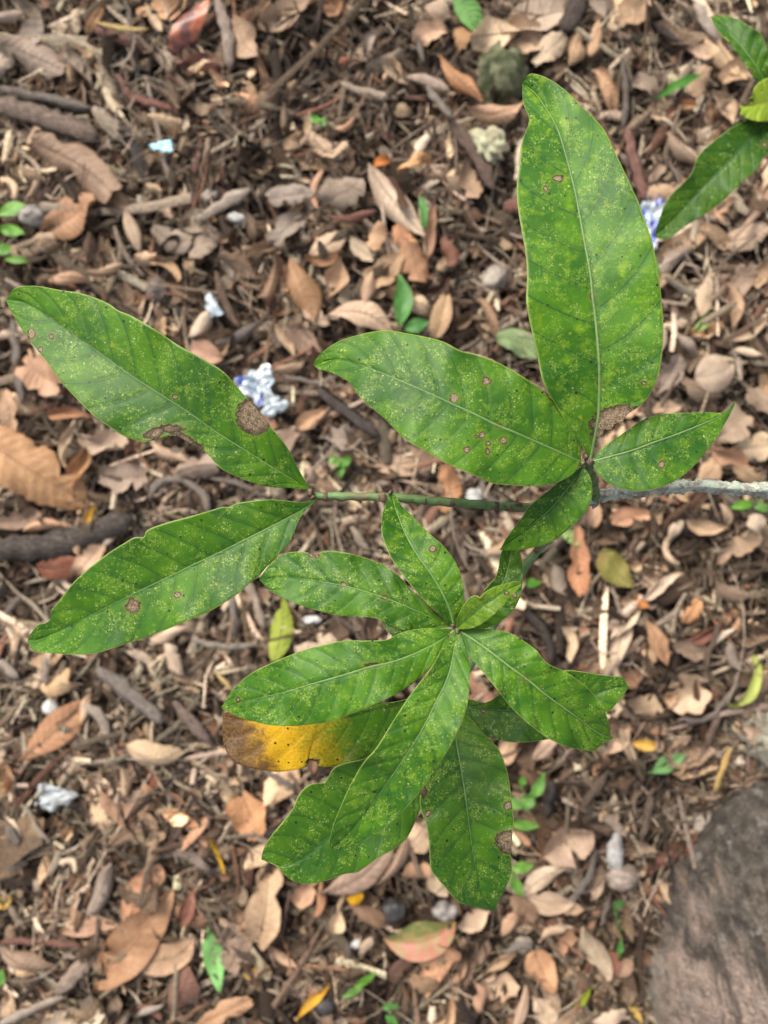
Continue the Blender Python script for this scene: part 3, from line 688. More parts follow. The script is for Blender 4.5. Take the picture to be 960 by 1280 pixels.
# x, y, length, width, angle, tone, shape, [label]   (photograph pixels / degrees, as seen on the ground)
LEAVES = [
 (203,12,62,32,20,'O','t'), (195,28,46,24,-60,'P','c'), (122,25,46,20,50,'T','c'), (40,42,42,28,60,'G','o'), (45,72,78,46,-20,'G','t'), (95,78,62,30,-50,'G','c'),
 (248,80,62,44,-10,'R','c','red brown cupped leaf below the shiny red bark strip'), (305,52,62,38,-60,'T','l','smooth tan leaf beside a pale grey upright stick'),
 (100,208,118,50,-32,'B','t','large torn brown leaf below the weathered bark stick'), (85,272,78,60,30,'O','t','broad orange tan leaf beside the small green seedling'),
 (45,308,60,32,10,'T','t'), (165,288,56,22,-70,'T','c'), (148,250,36,22,-30,'B','t'), (213,300,52,32,-20,'G','t'), (253,306,46,30,60,'G','t'),
 (43,215,52,10,-70,'P','s'), (42,172,32,12,50,'P','s'), (13,232,40,10,-50,'P','s'), (3,75,40,28,60,'G','t'), (12,20,40,20,20,'G','c'),
 (360,13,78,36,20,'T','t'), (412,8,34,26,10,'O','t'), (463,53,42,19,60,'G','c'), (547,14,40,26,-10,'P','l'), (537,43,42,32,20,'T','t'), (577,47,46,24,65,'O','l'),
 (620,43,62,46,10,'P','t'), (573,100,80,28,-50,'O','c'), (620,143,78,32,5,'O','c','bright orange tan leaf beside the dark mossy stone'), (587,230,52,26,-65,'T','t'),
 (517,207,64,24,18,'O','c'), (477,202,22,13,20,'N','o'), (493,255,108,38,-52,'P','l','pale beige spindle shaped leaf, the palest long leaf in the litter'),
 (428,240,52,46,30,'G','t'), (363,243,58,30,10,'G','t'), (395,237,52,12,85,'O','s'), (440,272,62,18,3,'R','c'), (410,305,58,27,30,'T','l'), (450,312,44,20,-50,'P','l'),
 (357,285,52,30,50,'G','t'), (537,290,72,24,80,'O','c'), (505,300,40,26,-60,'O','t'), (470,297,40,22,70,'O','t'),
 (670,20,84,46,20,'P','t','broad pale beige leaf at the foot of a dark split stick'), (660,50,72,42,-30,'T','t'), (685,63,52,32,40,'P','t'), (720,60,54,30,70,'T','c'), (743,50,52,24,75,'T','c'),
 (747,8,36,20,-60,'G','l'), (792,13,54,36,40,'T','t'), (757,113,68,36,-62,'T','c','tan folded leaf standing clear beside the tip of the tallest green leaf'), (877,67,38,24,-15,'T','c'), (857,88,32,16,5,'P','l'),
 (903,73,64,36,-50,'T','c'), (923,90,44,30,20,'T','t'), (907,133,54,32,-60,'T','c'), (828,137,38,30,20,'P','t'), (853,133,38,22,10,'O','c'), (807,110,34,26,-30,'G','t'), (873,103,38,26,60,'T','t'),
 (853,190,58,27,-40,'T','c'), (827,240,38,22,10,'T','t'), (853,300,64,36,30,'T','t'), (897,300,54,30,-20,'P','c'), (933,297,52,32,20,'T','t'), (903,263,34,22,50,'O','t'), (955,217,46,22,80,'P','c'),
 (83,350,64,24,0,'O','c'), (133,338,48,20,10,'T','c'), (208,333,50,20,-30,'T','s'), (182,322,34,17,10,'T','t'), (50,467,60,42,-40,'O','t'), (257,442,44,30,-20,'O','l','bright orange tan leaf above the crumpled silver wrapper'),
 (12,517,64,26,-75,'T','t'), (85,518,62,24,-5,'O','c'), (45,592,140,72,-35,'O','t','largest orange tan leaf, broad and ragged, beside a dark rotten stick'), (98,588,66,32,75,'O','c'), (7,547,46,24,-10,'O','t'),
 (83,553,64,15,80,'P','s'), (130,553,64,36,-15,'P','t'), (153,597,58,42,0,'G','t'), (213,567,64,24,-35,'T','c'), (250,583,52,32,10,'G','t'), (112,653,44,20,78,'Y','c','yellowish tan leaf near the dark rotten stick'),
 (380,363,86,42,-68,'O','l','smooth orange tan leaf pointing at the tip of a speckled green leaf'), (422,350,58,38,70,'T','c'), (340,353,74,27,80,'B','c'), (453,393,88,32,-15,'T','l','long tan leaf at the foot of the green seedling'),
 (460,360,44,26,80,'T','c'), (403,323,64,22,10,'O','c'), (480,340,54,32,40,'T','t'), (517,330,50,36,-70,'O','t'), (520,380,52,28,-20,'T','t'), (552,393,64,26,75,'T','l'), (613,400,64,22,-60,'T','c'),
 (357,427,48,20,-60,'T','c'), (380,427,54,34,-40,'B','t'), (430,488,46,20,-5,'P','c'), (505,577,84,40,5,'T','o','rounded tan leaf just above the thin green twig'), (388,523,44,20,30,'O','l'), (562,610,64,30,80,'O','t'), (427,547,52,34,0,'G','t'),
 (362,460,50,20,20,'B','c'), (395,395,40,20,-30,'P','t'), (330,310,50,24,30,'B','c'), (300,330,54,30,-20,'B','t'), (355,555,44,24,50,'B','t'),
 (882,370,54,26,80,'P','l'), (880,403,44,20,35,'V','c'), (917,377,64,20,-75,'T','c'), (930,417,74,24,25,'P','c'), (893,467,58,50,20,'P','o','rounded cupped beige leaf above the small pointed green leaf'), (935,440,36,17,-10,'P','c'),
 (928,350,50,26,60,'T','t'), (837,470,52,30,60,'G','t'), (873,487,54,27,-20,'B','t'), (832,510,38,20,10,'T','l'), (913,533,58,42,40,'T','t'), (913,573,54,28,-30,'O','c'), (940,557,54,38,10,'P','t'),
 (887,590,48,28,60,'T','t'), (935,595,48,28,-30,'T','t'), (840,325,48,24,30,'G','t'), (858,430,40,24,-50,'G','c'), (955,340,40,24,70,'T','t'), (950,500,44,24,-30,'T','t'), (820,425,50,22,80,'G','c'),
 (20,650,64,28,10,'B','t'), (57,655,54,22,10,'O','c'), (90,673,50,24,-60,'T','l'), (112,700,56,28,50,'T','t'), (73,710,50,32,10,'R','t'), (213,792,60,20,15,'P','c'), (217,823,54,28,-55,'P','c'),
 (70,913,116,42,42,'O','l','long orange brown leaf beside a round white pebble'), (192,943,74,34,-10,'P','o','pale beige blunt oblong leaf, smooth as a bean'), (77,853,44,32,20,'T','t'),
 (722,700,86,30,-85,'O','t','long upright orange tan leaf below a scrap of pale green leaf'), (715,672,34,17,-30,'V','l'), (768,713,60,38,-55,'L','l','olive green flat leaf with an orange tip below it'), (800,752,28,17,-30,'N','c'),
 (698,723,44,30,-70,'G','c'), (828,730,60,22,35,'P','c'), (837,690,44,14,-75,'P','s'), (777,803,90,24,75,'P','c','long pale beige twisted leaf above the shaded tip of a green leaf'), (823,803,64,22,-65,'O','l'),
 (712,803,54,16,-75,'P','s'), (883,792,54,22,25,'R','c'), (863,813,50,27,-10,'B','t'), (882,660,54,24,-10,'T','c'), (842,662,40,20,60,'P','c'), (800,885,50,30,10,'T','t'), (860,870,48,42,20,'P','t'), (837,873,38,24,60,'T','c'),
 (773,923,64,28,50,'P','c'), (785,937,58,18,-70,'P','c'), (805,930,30,16,-5,'Y','o'), (935,855,78,16,60,'E','s','yellow green narrow curled leaf above the pale lichen stone'), (768,887,36,22,30,'P','t'), (680,935,48,24,50,'T','c'), (640,930,50,26,60,'T','t'),
 (930,680,44,26,30,'T','t'), (945,655,34,22,-40,'P','t'), (865,765,34,22,60,'O','t'), (910,740,40,22,-30,'B','t'), (740,640,44,22,-80,'O','c'), (785,645,50,28,10,'O','t'), (905,690,40,20,60,'T','c'),
 (640,840,40,22,20,'B','c'), (735,845,40,20,60,'B','t'), (915,820,40,20,-70,'G','c'),
 (140,1012,54,20,-55,'O','c'), (193,975,40,20,-60,'R','c'), (170,1037,100,34,22,'B','c','long dull brown curled leaf above the overlapping orange leaves'), (228,1023,44,22,-10,'O','t'), (13,977,44,20,-70,'O','c'),
 (178,1115,84,44,60,'O','o','orange tan leaf tucked under the large veined orange leaf'), (115,1155,74,28,8,'O','l'), (210,1197,90,44,20,'T','l','tan broad leaf under the lower edge of the large veined orange leaf'), (230,1235,66,40,70,'R','l'),
 (167,1177,155,56,52,'O','l','large smooth orange leaf with a straight dark midrib, topmost of its pile'), (35,1202,74,34,-25,'B','c'), (130,1107,64,38,65,'G','c'),
 (92,1272,66,42,15,'P','t'), (280,1265,76,28,25,'O','t'), (272,1068,60,9,-70,'Y','s'), (312,1020,56,46,-70,'O','t','lobed orange tan leaf below the yellow dying leaf'), (333,1135,108,44,80,'T','t','tan upright leaf with wavy edges below the dark green leaf tip'),
 (352,1195,50,22,-40,'T','c'), (313,1217,18,14,10,'Y','o'), (297,1190,54,34,60,'B','t'), (100,1135,64,26,75,'B','c'), (235,1135,52,27,70,'R','c'), (5,1127,24,17,30,'Y','t'), (320,1160,30,17,40,'B','c'), (18,1090,50,22,10,'T','c'),
 (453,1090,122,38,35,'B','l','long pinkish brown leaf beneath the hanging green leaves'), (497,1073,74,27,60,'B','c'), (382,1115,40,26,60,'O','t'), (402,1120,50,18,80,'O','c'), (444,1122,22,16,30,'Y','o'), (463,1140,58,28,-30,'B','c'),
 (422,1152,30,23,70,'P','o'), (527,1175,94,46,15,'redgreen','f','fallen leaf half red and half green with a pale midrib'), (458,1183,28,12,50,'P','o'), (520,1090,36,24,10,'O','t'), (523,1042,52,44,40,'P','l'), (547,1103,38,26,-50,'P','t'),
 (392,1250,62,16,45,'Y','c'), (592,1150,44,32,20,'P','t'), (607,1180,64,22,70,'B','c'), (622,1233,50,44,-20,'P','t','pale beige broken leaf with a square end near the bottom stones'), (600,1247,54,22,-80,'O','c'), (627,1200,54,22,40,'T','c'),
 (560,1270,44,20,50,'T','s'), (575,1215,36,18,60,'B','c'), (530,1230,40,22,-20,'B','t'), (500,1210,40,20,50,'D','t'),
 (708,1053,72,52,25,'T','t','broad flat tan leaf with a squared end among the seedlings'), (678,1097,64,24,35,'P','l'), (683,1127,64,32,-10,'P','l','pale beige pointed leaf above a heap of dark stones'), (712,1135,34,22,-20,'T','t'),
 (740,1183,74,36,-65,'P','c','pale beige forked leaf beside the large weathered rock'), (713,1173,46,24,50,'O','t'), (677,1213,54,36,-65,'O','o','orange rounded leaf below the forked pale leaf'), (830,1075,34,20,40,'R','t'), (728,1247,32,13,45,'E','l','small yellow and green fresh leaf'),
 (793,1265,30,11,-50,'Y','l'), (653,1257,64,24,75,'T','c'), (680,1265,50,30,-60,'P','l'), (763,1273,50,26,20,'P','t'), (710,1272,44,22,40,'T','t'), (780,1210,28,20,60,'O','o'), (763,1207,34,20,70,'R','t'), (690,1165,40,20,30,'T','c'),
 (640,1150,44,20,50,'O','c'), (655,1135,40,24,-40,'B','t'), (745,1110,44,18,70,'T','c'), (865,1055,34,18,60,'R','c'),
 (352,787,78,30,80,'E','l','yellow green leaf standing out below the twig tip leaves'), (648,428,60,32,-20,'V','o','pale yellow green rounded leaf between two speckled green leaves'), (833,955,52,20,25,'F','f','fresh green fallen leaf beside the lichen stone'),
 (267,1198,78,24,-78,'F','f','bright green spindle leaf beside the pile of orange leaves'), (587,18,72,28,-62,'F','f','fresh green leaf beside the broad pale leaves'), (808,345,50,24,-20,'T','t'), (850,240,50,24,40,'B','c'),
]
for row in LEAVES:
    put_leaf(*row[:7], label=row[7] if len(row) > 7 else None, cat='leaf' if row[5] in ('E', 'V', 'F', 'L', 'redgreen') else 'dry leaf')
# smaller litter between the named leaves, up to about 300 in all
r0 = np.random.default_rng(5)
spots = [(l[0], l[1], l[2]) for l in LEAVES]
tries = 0
while len(spots) < 296 and tries < 20000:
    tries += 1
    x, y = r0.uniform(5, 955), r0.uniform(5, 1275)
    if x > 790 and y > 940: continue
    if any((x - a) ** 2 + (y - b) ** 2 < (10 + c * .30) ** 2 for a, b, c in spots): continue
    L = r0.uniform(24, 46)
    tone = r0.choice(list('TTOBBGGRDP')); shape = r0.choice(list('ttccls'))
    put_leaf(x, y, L, L * r0.uniform(.35, .65), r0.uniform(0, 360), tone, shape, z=.037)
    spots.append((x, y, L))

# ------------------------------------------------------------------ sticks, bark strips, straws
WT = {'wpale': 'pale', 'wgrey': 'grey', 'wbrown': 'brown', 'wdark': 'dark', 'wred': 'reddish', 'wyel': 'yellow'}
def put_twig(pts, wpx, mat, label=None, z=.042, name='twig', flat=.5):
    r = np.random.default_rng(int(pts[0][0] * 13 + pts[0][1] * 5 + 3))
    P = [ground(x, y, z) for x, y in pts]
    n = max(6, int(sum((P[i + 1] - P[i]).length for i in range(len(P) - 1)) / .009))
    Q = resample([tuple(p) for p in P], np.linspace(0, 1, n))
    Q[:, 2] += r.normal(0, .0012, n) + np.linspace(r.normal(0, .005), r.normal(0, .005), n)
    Q[:, :2] += r.normal(0, .0009, (n, 2))
    R = np.full(n, wpx * PX / 2 * (.9 if wpx > 12 else 1)) * (1 + r.normal(0, .1, n)); R[0] *= .4; R[1] *= .8; R[-1] *= .3; R[-2] *= .75
    o_c = Q.mean(0)
    me = tube_mesh(name, Q - o_c, R, M[mat], k=11, uvscale=45, jag=.085, r=r, flat=flat)
    o = link(name, me, loc=o_c)
    if label: tag(o, label, 'stick' if name != 'straw' else 'straw')
    else:
        ln = math.hypot(pts[-1][0] - pts[0][0], pts[-1][1] - pts[0][1])
        size = 'thick' if wpx >= 14 else ('slender' if wpx < 7 else 'medium')
        tag(o, f'{"long" if ln > 70 else "short"} {size} {WT[mat]} stick {near((pts[0][0] + pts[-1][0]) / 2, (pts[0][1] + pts[-1][1]) / 2)}', 'stick', f'{WT[mat]} sticks in the mulch')
    return o
TWIGS = [
 ([(-6,108),(50,120),(113,135)],13,'wgrey'), ([(-6,128),(60,150),(123,172)],22,'wbrown','thick weathered bark stick above the large torn brown leaf'), ([(118,138),(153,178)],19,'wpale','short thick pale wood chip at the end of the bark stick'),
 ([(152,152),(172,192),(188,232)],18,'wdark'), ([(158,-4),(166,50),(172,103)],7,'wgrey'), ([(183,97),(198,165),(212,230)],9,'wpale'), ([(148,92),(165,122),(220,140)],9,'wred'),
 ([(272,4),(284,45),(286,85)],16,'wpale','pale grey upright stick beside a smooth tan leaf'), ([(245,277),(280,258),(313,238)],15,'wpale'), ([(250,172),(247,197),(242,218)],8,'wred'),
 ([(120,38),(150,50),(184,62)],15,'wred','dark red rolled stick under the yellow straw'), ([(510,93),(540,100),(563,116)],11,'wpale'), ([(517,37),(524,55),(530,77)],9,'wgrey'), ([(533,107),(550,132),(565,155)],11,'wgrey'),
 ([(427,100),(460,112),(497,120)],9,'wpale'), ([(560,150),(590,190),(616,240)],15,'wbrown'), ([(705,48),(716,22),(728,-8)],24,'wdark','dark split stick beside the broad pale leaves'), ([(760,-4),(768,35)],9,'wbrown'),
 ([(868,6),(878,30),(892,54)],15,'wpale'), ([(782,163),(792,205),(806,252)],12,'wred'), ([(808,25),(830,45),(858,55)],8,'wdark'), ([(776,70),(781,120),(776,165)],8,'wgrey'), ([(184,372),(200,345)],24,'wgrey'),
 ([(397,487),(440,520),(473,547)],14,'wdark','dark thick stick under the drooping tip of a speckled leaf'), ([(-6,686),(60,684),(115,668),(168,648)],30,'wdark','thickest dark rotten stick beside the largest orange tan leaf'),
 ([(120,838),(160,868),(202,905)],20,'wgrey','thick grey frayed stick below the long speckled leaf'), ([(218,876),(240,903),(262,930)],17,'wbrown'), ([(105,880),(124,898),(134,935)],11,'wpale'), ([(58,820),(60,858)],11,'wpale'), ([(-4,826),(24,848)],10,'wpale'),
 ([(300,710),(318,745),(330,785)],9,'wpale'), ([(291,745),(293,800)],12,'wgrey'), ([(240,800),(280,808),(322,806)],7,'wpale'), ([(72,1240),(96,1215),(122,1184)],19,'wpale','pale grey splintered chip pointing at the large orange leaf'),
 ([(0,1278),(40,1262),(82,1248)],9,'wpale'), ([(0,1178),(50,1178),(105,1183)],8,'wred'), ([(190,1075),(225,1068),(262,1090)],12,'wgrey'), ([(12,1030),(22,1060)],11,'wgrey'), ([(-4,1085),(36,1078)],13,'wpale'), ([(60,1095),(76,1062)],9,'wpale'),
 ([(22,998),(45,1030),(68,1052)],5,'wpale'), ([(168,1270),(206,1252)],7,'wpale'), ([(335,625),(300,605),(262,598)],6,'wgrey'), ([(186,625),(198,605),(228,600),(252,618),(262,640)],9,'wgrey','curved grey stick bent into an arch'),
 ([(845,900),(885,898),(915,868),(925,840)],6,'wgrey'), ([(862,985),(880,945),(905,890)],9,'wbrown'), ([(660,900),(700,940),(740,965)],7,'wbrown'), ([(728,1010),(760,965)],9,'wbrown'), ([(800,1050),(812,1010),(818,985)],9,'wbrown'), ([(700,1140),(730,1105),(745,1060)],8,'wgrey'),
 ([(752,1160),(768,1120)],9,'wgrey'), ([(690,975),(683,1025)],15,'wdark'), ([(560,1005),(572,975)],10,'wbrown'), ([(230,510),(262,535)],6,'wpale'), ([(12,400),(18,440),(24,505)],11,'wgrey'), ([(270,340),(285,385),(300,410)],8,'wbrown'), ([(282,320),(292,350)],9,'wpale'),
 ([(268,428),(300,420),(322,405)],11,'wgrey'), ([(355,470),(400,480),(420,470)],6,'wgrey'), ([(395,575),(412,545),(404,515)],4,'wgrey'), ([(375,610),(392,590),(415,560)],4,'wpale'), ([(640,640),(610,622),(600,600)],9,'wgrey'),
 ([(480,640),(500,665),(530,680)],8,'wbrown'), ([(440,660),(462,690)],10,'wpale'), ([(905,620),(940,640),(966,632)],9,'wgrey'), ([(880,840),(890,800),(900,770)],7,'wbrown'), ([(700,860),(730,880),(760,890)],7,'wgrey'),
 ([(650,760),(680,790),(690,830)],9,'wdark'), ([(630,860),(655,815)],9,'wdark'), ([(870,250),(850,225),(835,200)],7,'wgrey'), ([(20,740),(60,775),(72,800)],6,'wpale'), ([(0,770),(30,745)],9,'wgrey'), ([(330,960),(370,985)],7,'wgrey'), ([(310,1180),(285,1155)],7,'wgrey'),
 ([(250,1190),(260,1160),(258,1135)],5,'wgrey'), ([(440,1200),(432,1170)],6,'wgrey'), ([(630,1190),(665,1175)],9,'wgrey'),
]
for row in TWIGS: put_twig(row[0], row[1], row[2], row[3] if len(row) > 3 else None)
o = put_twig([(122, 28), (150, 35), (184, 34)], 6, 'wyel', 'yellow straw lying across the dark red rolled stick', z=.062, name='straw')
o = put_twig([(893, 992), (902, 965), (916, 935)], 9, 'wyel', 'yellowish straw beside the pale lichen stone', z=.045, name='straw')
o = put_twig([(270, 842), (282, 854), (292, 862)], 8, 'wyel', 'short golden straw beside the yellow dying leaf', z=.046, name='straw')
# red bark strip with a glossy orange face
def mat_redbark():
    m = NT('red_bark'); c = m.co('Object'); n = m.noise(c, 45, 3); n2 = m.noise(c, 160, 3)
    col = m.mix(m.ramp(n, .40, .62), (.12, .045, .035), (.42, .13, .065)); col = m.mix(m.ramp(n2, .58, .7), col, (.07, .035, .03))
    m.base(col); m.rough(.38); m.bump(n2, .4, .002); return m.m
M['redbark'] = mat_redbark()
r_ = np.random.default_rng(3)
me, mid = dry_leaf_mesh(78 * PX, 30 * PX, 'o', M['redbark'], r_)
o = link('bark_strip', me, loc=tuple(ground(237, 30, .05))); o.rotation_euler = (.1, -.1, math.radians(55))
tag(o, 'shiny curved red bark strip above the red brown cupped leaf', 'bark')

# ------------------------------------------------------------------ pebbles and scraps
PEB = [(593,620,11,9,'stone_w','round white pebble under the thin green twig'), (62,885,9,9,'stone_w','round white pebble beside the long orange brown leaf'), (298,272,13,8,'stone_w','flat white pebble below the pale tan stick'),
 (265,245,12,8,'stone_p','pale flat pebble above the pale tan stick'), (40,270,17,12,'stone_g','angular grey stone beside the small green seedling'), (620,347,15,14,'stone_p','pale rounded stone above the speckled leaf'),
 (768,1067,10,22,'stone_w','long whitish pebble between the mulch and the large rock'), (780,1097,20,15,'stone_p','oval pale stone beside the large rock'), (653,1182,13,9,'stone_p','pale oval pebble beside the dark stones'),
 (405,1257,13,9,'stone_d','dark grey pebble beside a yellow rolled leaf'), (493,1137,16,13,'stone_d','black rounded stone above the red and green leaf'), (558,1140,14,12,'stone_g','grey stone beside the black rounded stone'),

 (445,1180,6,6,'stone_w','tiny white pebble above the green sprig'), (390,775,12,5,'stone_w','thin white pebble beside the yellow green leaf')]
for i, (x, y, a, b, mt, lab) in enumerate(PEB):
    o = blob('pebble', x, y, a * PX, b * PX, min(a, b) * PX * .8, M[mt], z=.034, seed=i + 30, n=(26, 16), lump=.26, rot=i * .7 if a == b else 0)
    tag(o, lab, 'pebble')
o = blob('mossy_stone', 628, 95, 30 * PX, 36 * PX, .03, M['moss'], z=.028, seed=77, n=(36, 24), lump=.2); tag(o, 'dark mossy stone between the orange and pale leaves', 'stone')
o = blob('lichen_chip', 612, 184, 26 * PX, 20 * PX, .012, M['lichen_chip'], z=.04, seed=78, n=(36, 20), lump=.42, rot=-.6); tag(o, 'pale greenish lichen crusted bark chip below the mossy stone', 'bark')
def crumple(name, x, y, w_, h_, mat, seed, z, amp, label, cat, n=15, rot=0.):
    r = np.random.default_rng(seed); V = []
    ks = [(r.normal(0, 1, 2) * 9, r.uniform(0, 6.28)) for _ in range(7)]
    for i in range(n):
        for j in range(n):
            u, v = i / (n - 1) * 2 - 1, j / (n - 1) * 2 - 1
            rr = 1 + .22 * math.sin(3 * math.atan2(v, u) + seed) + .12 * math.sin(7 * math.atan2(v, u))
            k = max(abs(u), abs(v)) / (math.hypot(u, v) + 1e-6) if math.hypot(u, v) > 0 else 1
            px, py = u * k * rr * w_ * PX / 2, v * k * rr * h_ * PX / 2
            zz = sum(abs(math.sin(f @ np.array([u, v]) * .5 + p)) - .6 for f, p in ks) * amp / 3
            V.append((px * math.cos(rot) - py * math.sin(rot) + r.normal(0, .0006), px * math.sin(rot) + py * math.cos(rot) + r.normal(0, .0006), zz))
    o = link(name, mesh_np(name, V, grid_faces(n, n), mat, smooth=False), loc=tuple(ground(x, y, z)))
    s = o.modifiers.new('thick', 'SOLIDIFY'); s.thickness = .0005
    tag(o, label, cat); return o
crumple('wrapper', 322, 482, 44, 44, mat_wrapper(.60), 5, .044, .012, 'crumpled silver and blue wrapper beside the browned patch of a leaf', 'wrapper', 17)
crumple('wrapper', 342, 506, 30, 26, M['white_w'], 8, .05, .008, 'small white crumpled scrap touching the silver and blue wrapper', 'wrapper', 11)
crumple('wrapper', 817, 272, 28, 62, mat_wrapper(.52), 6, .042, .009, 'white and dark blue wrapper between two green leaves', 'wrapper', 15)
crumple('wrapper', 266, 383, 16, 30, M['white_w'], 10, .046, .004, 'small pale blue scrap above the crumpled silver wrapper', 'wrapper', 9, rot=.45)
crumple('plastic_scrap', 204, 183, 26, 13, M['blue_w'], 11, .056, .003, 'tiny bright blue scrap on a pale stick', 'scrap', 9)
crumple('plastic_scrap', 67, 996, 46, 30, M['grey_w'], 14, .046, .007, 'crumpled pale grey scrap in the mulch', 'scrap', 13)

# ------------------------------------------------------------------ seedlings and grass blades
def small_blade(x, y, Lp, Wp, ang, mat, parent, z, seed, tilt=.0):
    r = np.random.default_rng(seed)
    me, mid = dry_leaf_mesh(Lp * PX * .97, Wp * PX * .97, 'f', mat, r, 12, 7)
    g = ground(x, y, z)
    o = link('leaf', me); o.parent = parent
    o.location = Vector(g) - parent.location; o.rotation_euler = (r.normal(0, .12), tilt, math.radians(ang))
    return o
def seedling(x, y, leaves, mat, label, z=.065):
    g = ground(x, y, 0)
    e = link('seedling', None, loc=(g.x, g.y, 0.0)); tag(e, label, 'seedling')
    for i, (lx, ly, Lp, Wp, a) in enumerate(leaves):
        zz = z - .006 * i * (.5 if i else 1)
        small_blade(lx, ly, Lp, Wp, a, M[mat], e, zz, int(lx + ly) + i)
        ca, sa_ = math.cos(math.radians(a)), math.sin(math.radians(a))
        p0 = ground(x, y, .005) - e.location
        ends = [ground(lx - s * ca * Lp * .48, ly + s * sa_ * Lp * .48, zz) - e.location for s in (1, -1)]
        p1 = min(ends, key=lambda v: (v - p0).length); pm = (p0 + p1) / 2 + Vector((0, 0, .012))
        Q = resample([tuple(p0), tuple(pm), tuple(p1)], np.linspace(0, 1, 6))
        link('stem', tube_mesh('stem', Q, np.full(6, .0009), M[mat], k=5), e)
    return e
seedling(-4, 285, [(13, 262, 42, 18, 18), (14, 288, 34, 15, -12), (2, 312, 26, 14, 5)], 'shoot', 'bright green seedling beside the broad orange tan leaf')
seedling(28, 328, [(20, 325, 30, 10, -5)], 'shoot', 'thin green sprout below the broad orange tan leaf')
seedling(508, 412, [(504, 375, 66, 24, 88), (521, 407, 32, 18, 20)], 'shoot2', 'dark green seedling with one tall leaf among tan leaves')
seedling(424, 583, [(418, 576, 18, 13, 130), (431, 577, 18, 13, 40), (425, 588, 18, 13, -80)], 'shoot', 'tiny green clover like seedling beside the rounded tan leaf', z=.05)
seedling(398, 152, [(394, 149, 13, 11, 160), (403, 152, 13, 11, -20)], 'shoot', 'tiny green sprout alone in dark mulch', z=.05)
seedling(655, 1005, [(673, 981, 34, 15, 68), (661, 1000, 26, 16, 60), (643, 1004, 24, 14, 150), (657, 1032, 34, 13, -8), (653, 976, 12, 10, 80)], 'shoot', 'green seedling with several small leaves beside the torn hanging leaf')
seedling(642, 1090, [(653, 1084, 28, 15, 12), (645, 1106, 32, 14, -65)], 'shoot', 'green seedling with two leaves above the pale leaves')
seedling(448, 1236, [(455, 1226, 34, 12, 35), (440, 1240, 28, 11, 25), (449, 1233, 20, 8, 70)], 'shoot', 'green sprig below the fallen red and green leaf', z=.045)
seedling(492, 1262, [(487, 1258, 22, 10, 10), (490, 1275, 20, 9, -40)], 'shoot2', 'small dark green sprout between bare mulch and stones', z=.05)
seedling(778, 1190, [(775, 1185, 20, 9, 80), (774, 1130, 16, 10, 30)], 'shoot2', 'small dark green sprout at the foot of the large rock', z=.05)
seedling(940, 622, [(930, 631, 34, 12, 10), (950, 634, 26, 11, -20)], 'shoot', 'bright green sprout below the lichen crusted branch', z=.05)
seedling(0, 1225, [(1, 1222, 22, 12, 80)], 'shoot', 'small green sprout below the dull brown curled leaf', z=.05)
seedling(670, 728, [(666, 729, 22, 12, 5)], 'shoot', 'small pale green sprout beside the stem of the leaf whorl', z=.05)
seedling(590, 1128, [(585, 1122, 30, 14, 20)], 'shoot2', 'dark green sprout under the tip of the torn hanging leaf', z=.04)
for x, y, L, W, a, lab in ((848, 106, 66, 11, 28, 'green grass blade lying across tan leaves'), (530, 265, 46, 9, -82, 'short green grass blade beside the pale spindle shaped leaf'), (820, 330, 40, 4, -70, 'thin green grass blade beside the tallest green leaf')):
    me, mid = dry_leaf_mesh(L * PX, W * PX, 'f', M['shoot2'], np.random.default_rng(int(x)), 12, 5)
    o = link('grass_blade', me, loc=tuple(ground(x, y, .055))); o.rotation_euler = (.15, 0, math.radians(a)); tag(o, lab, 'grass')

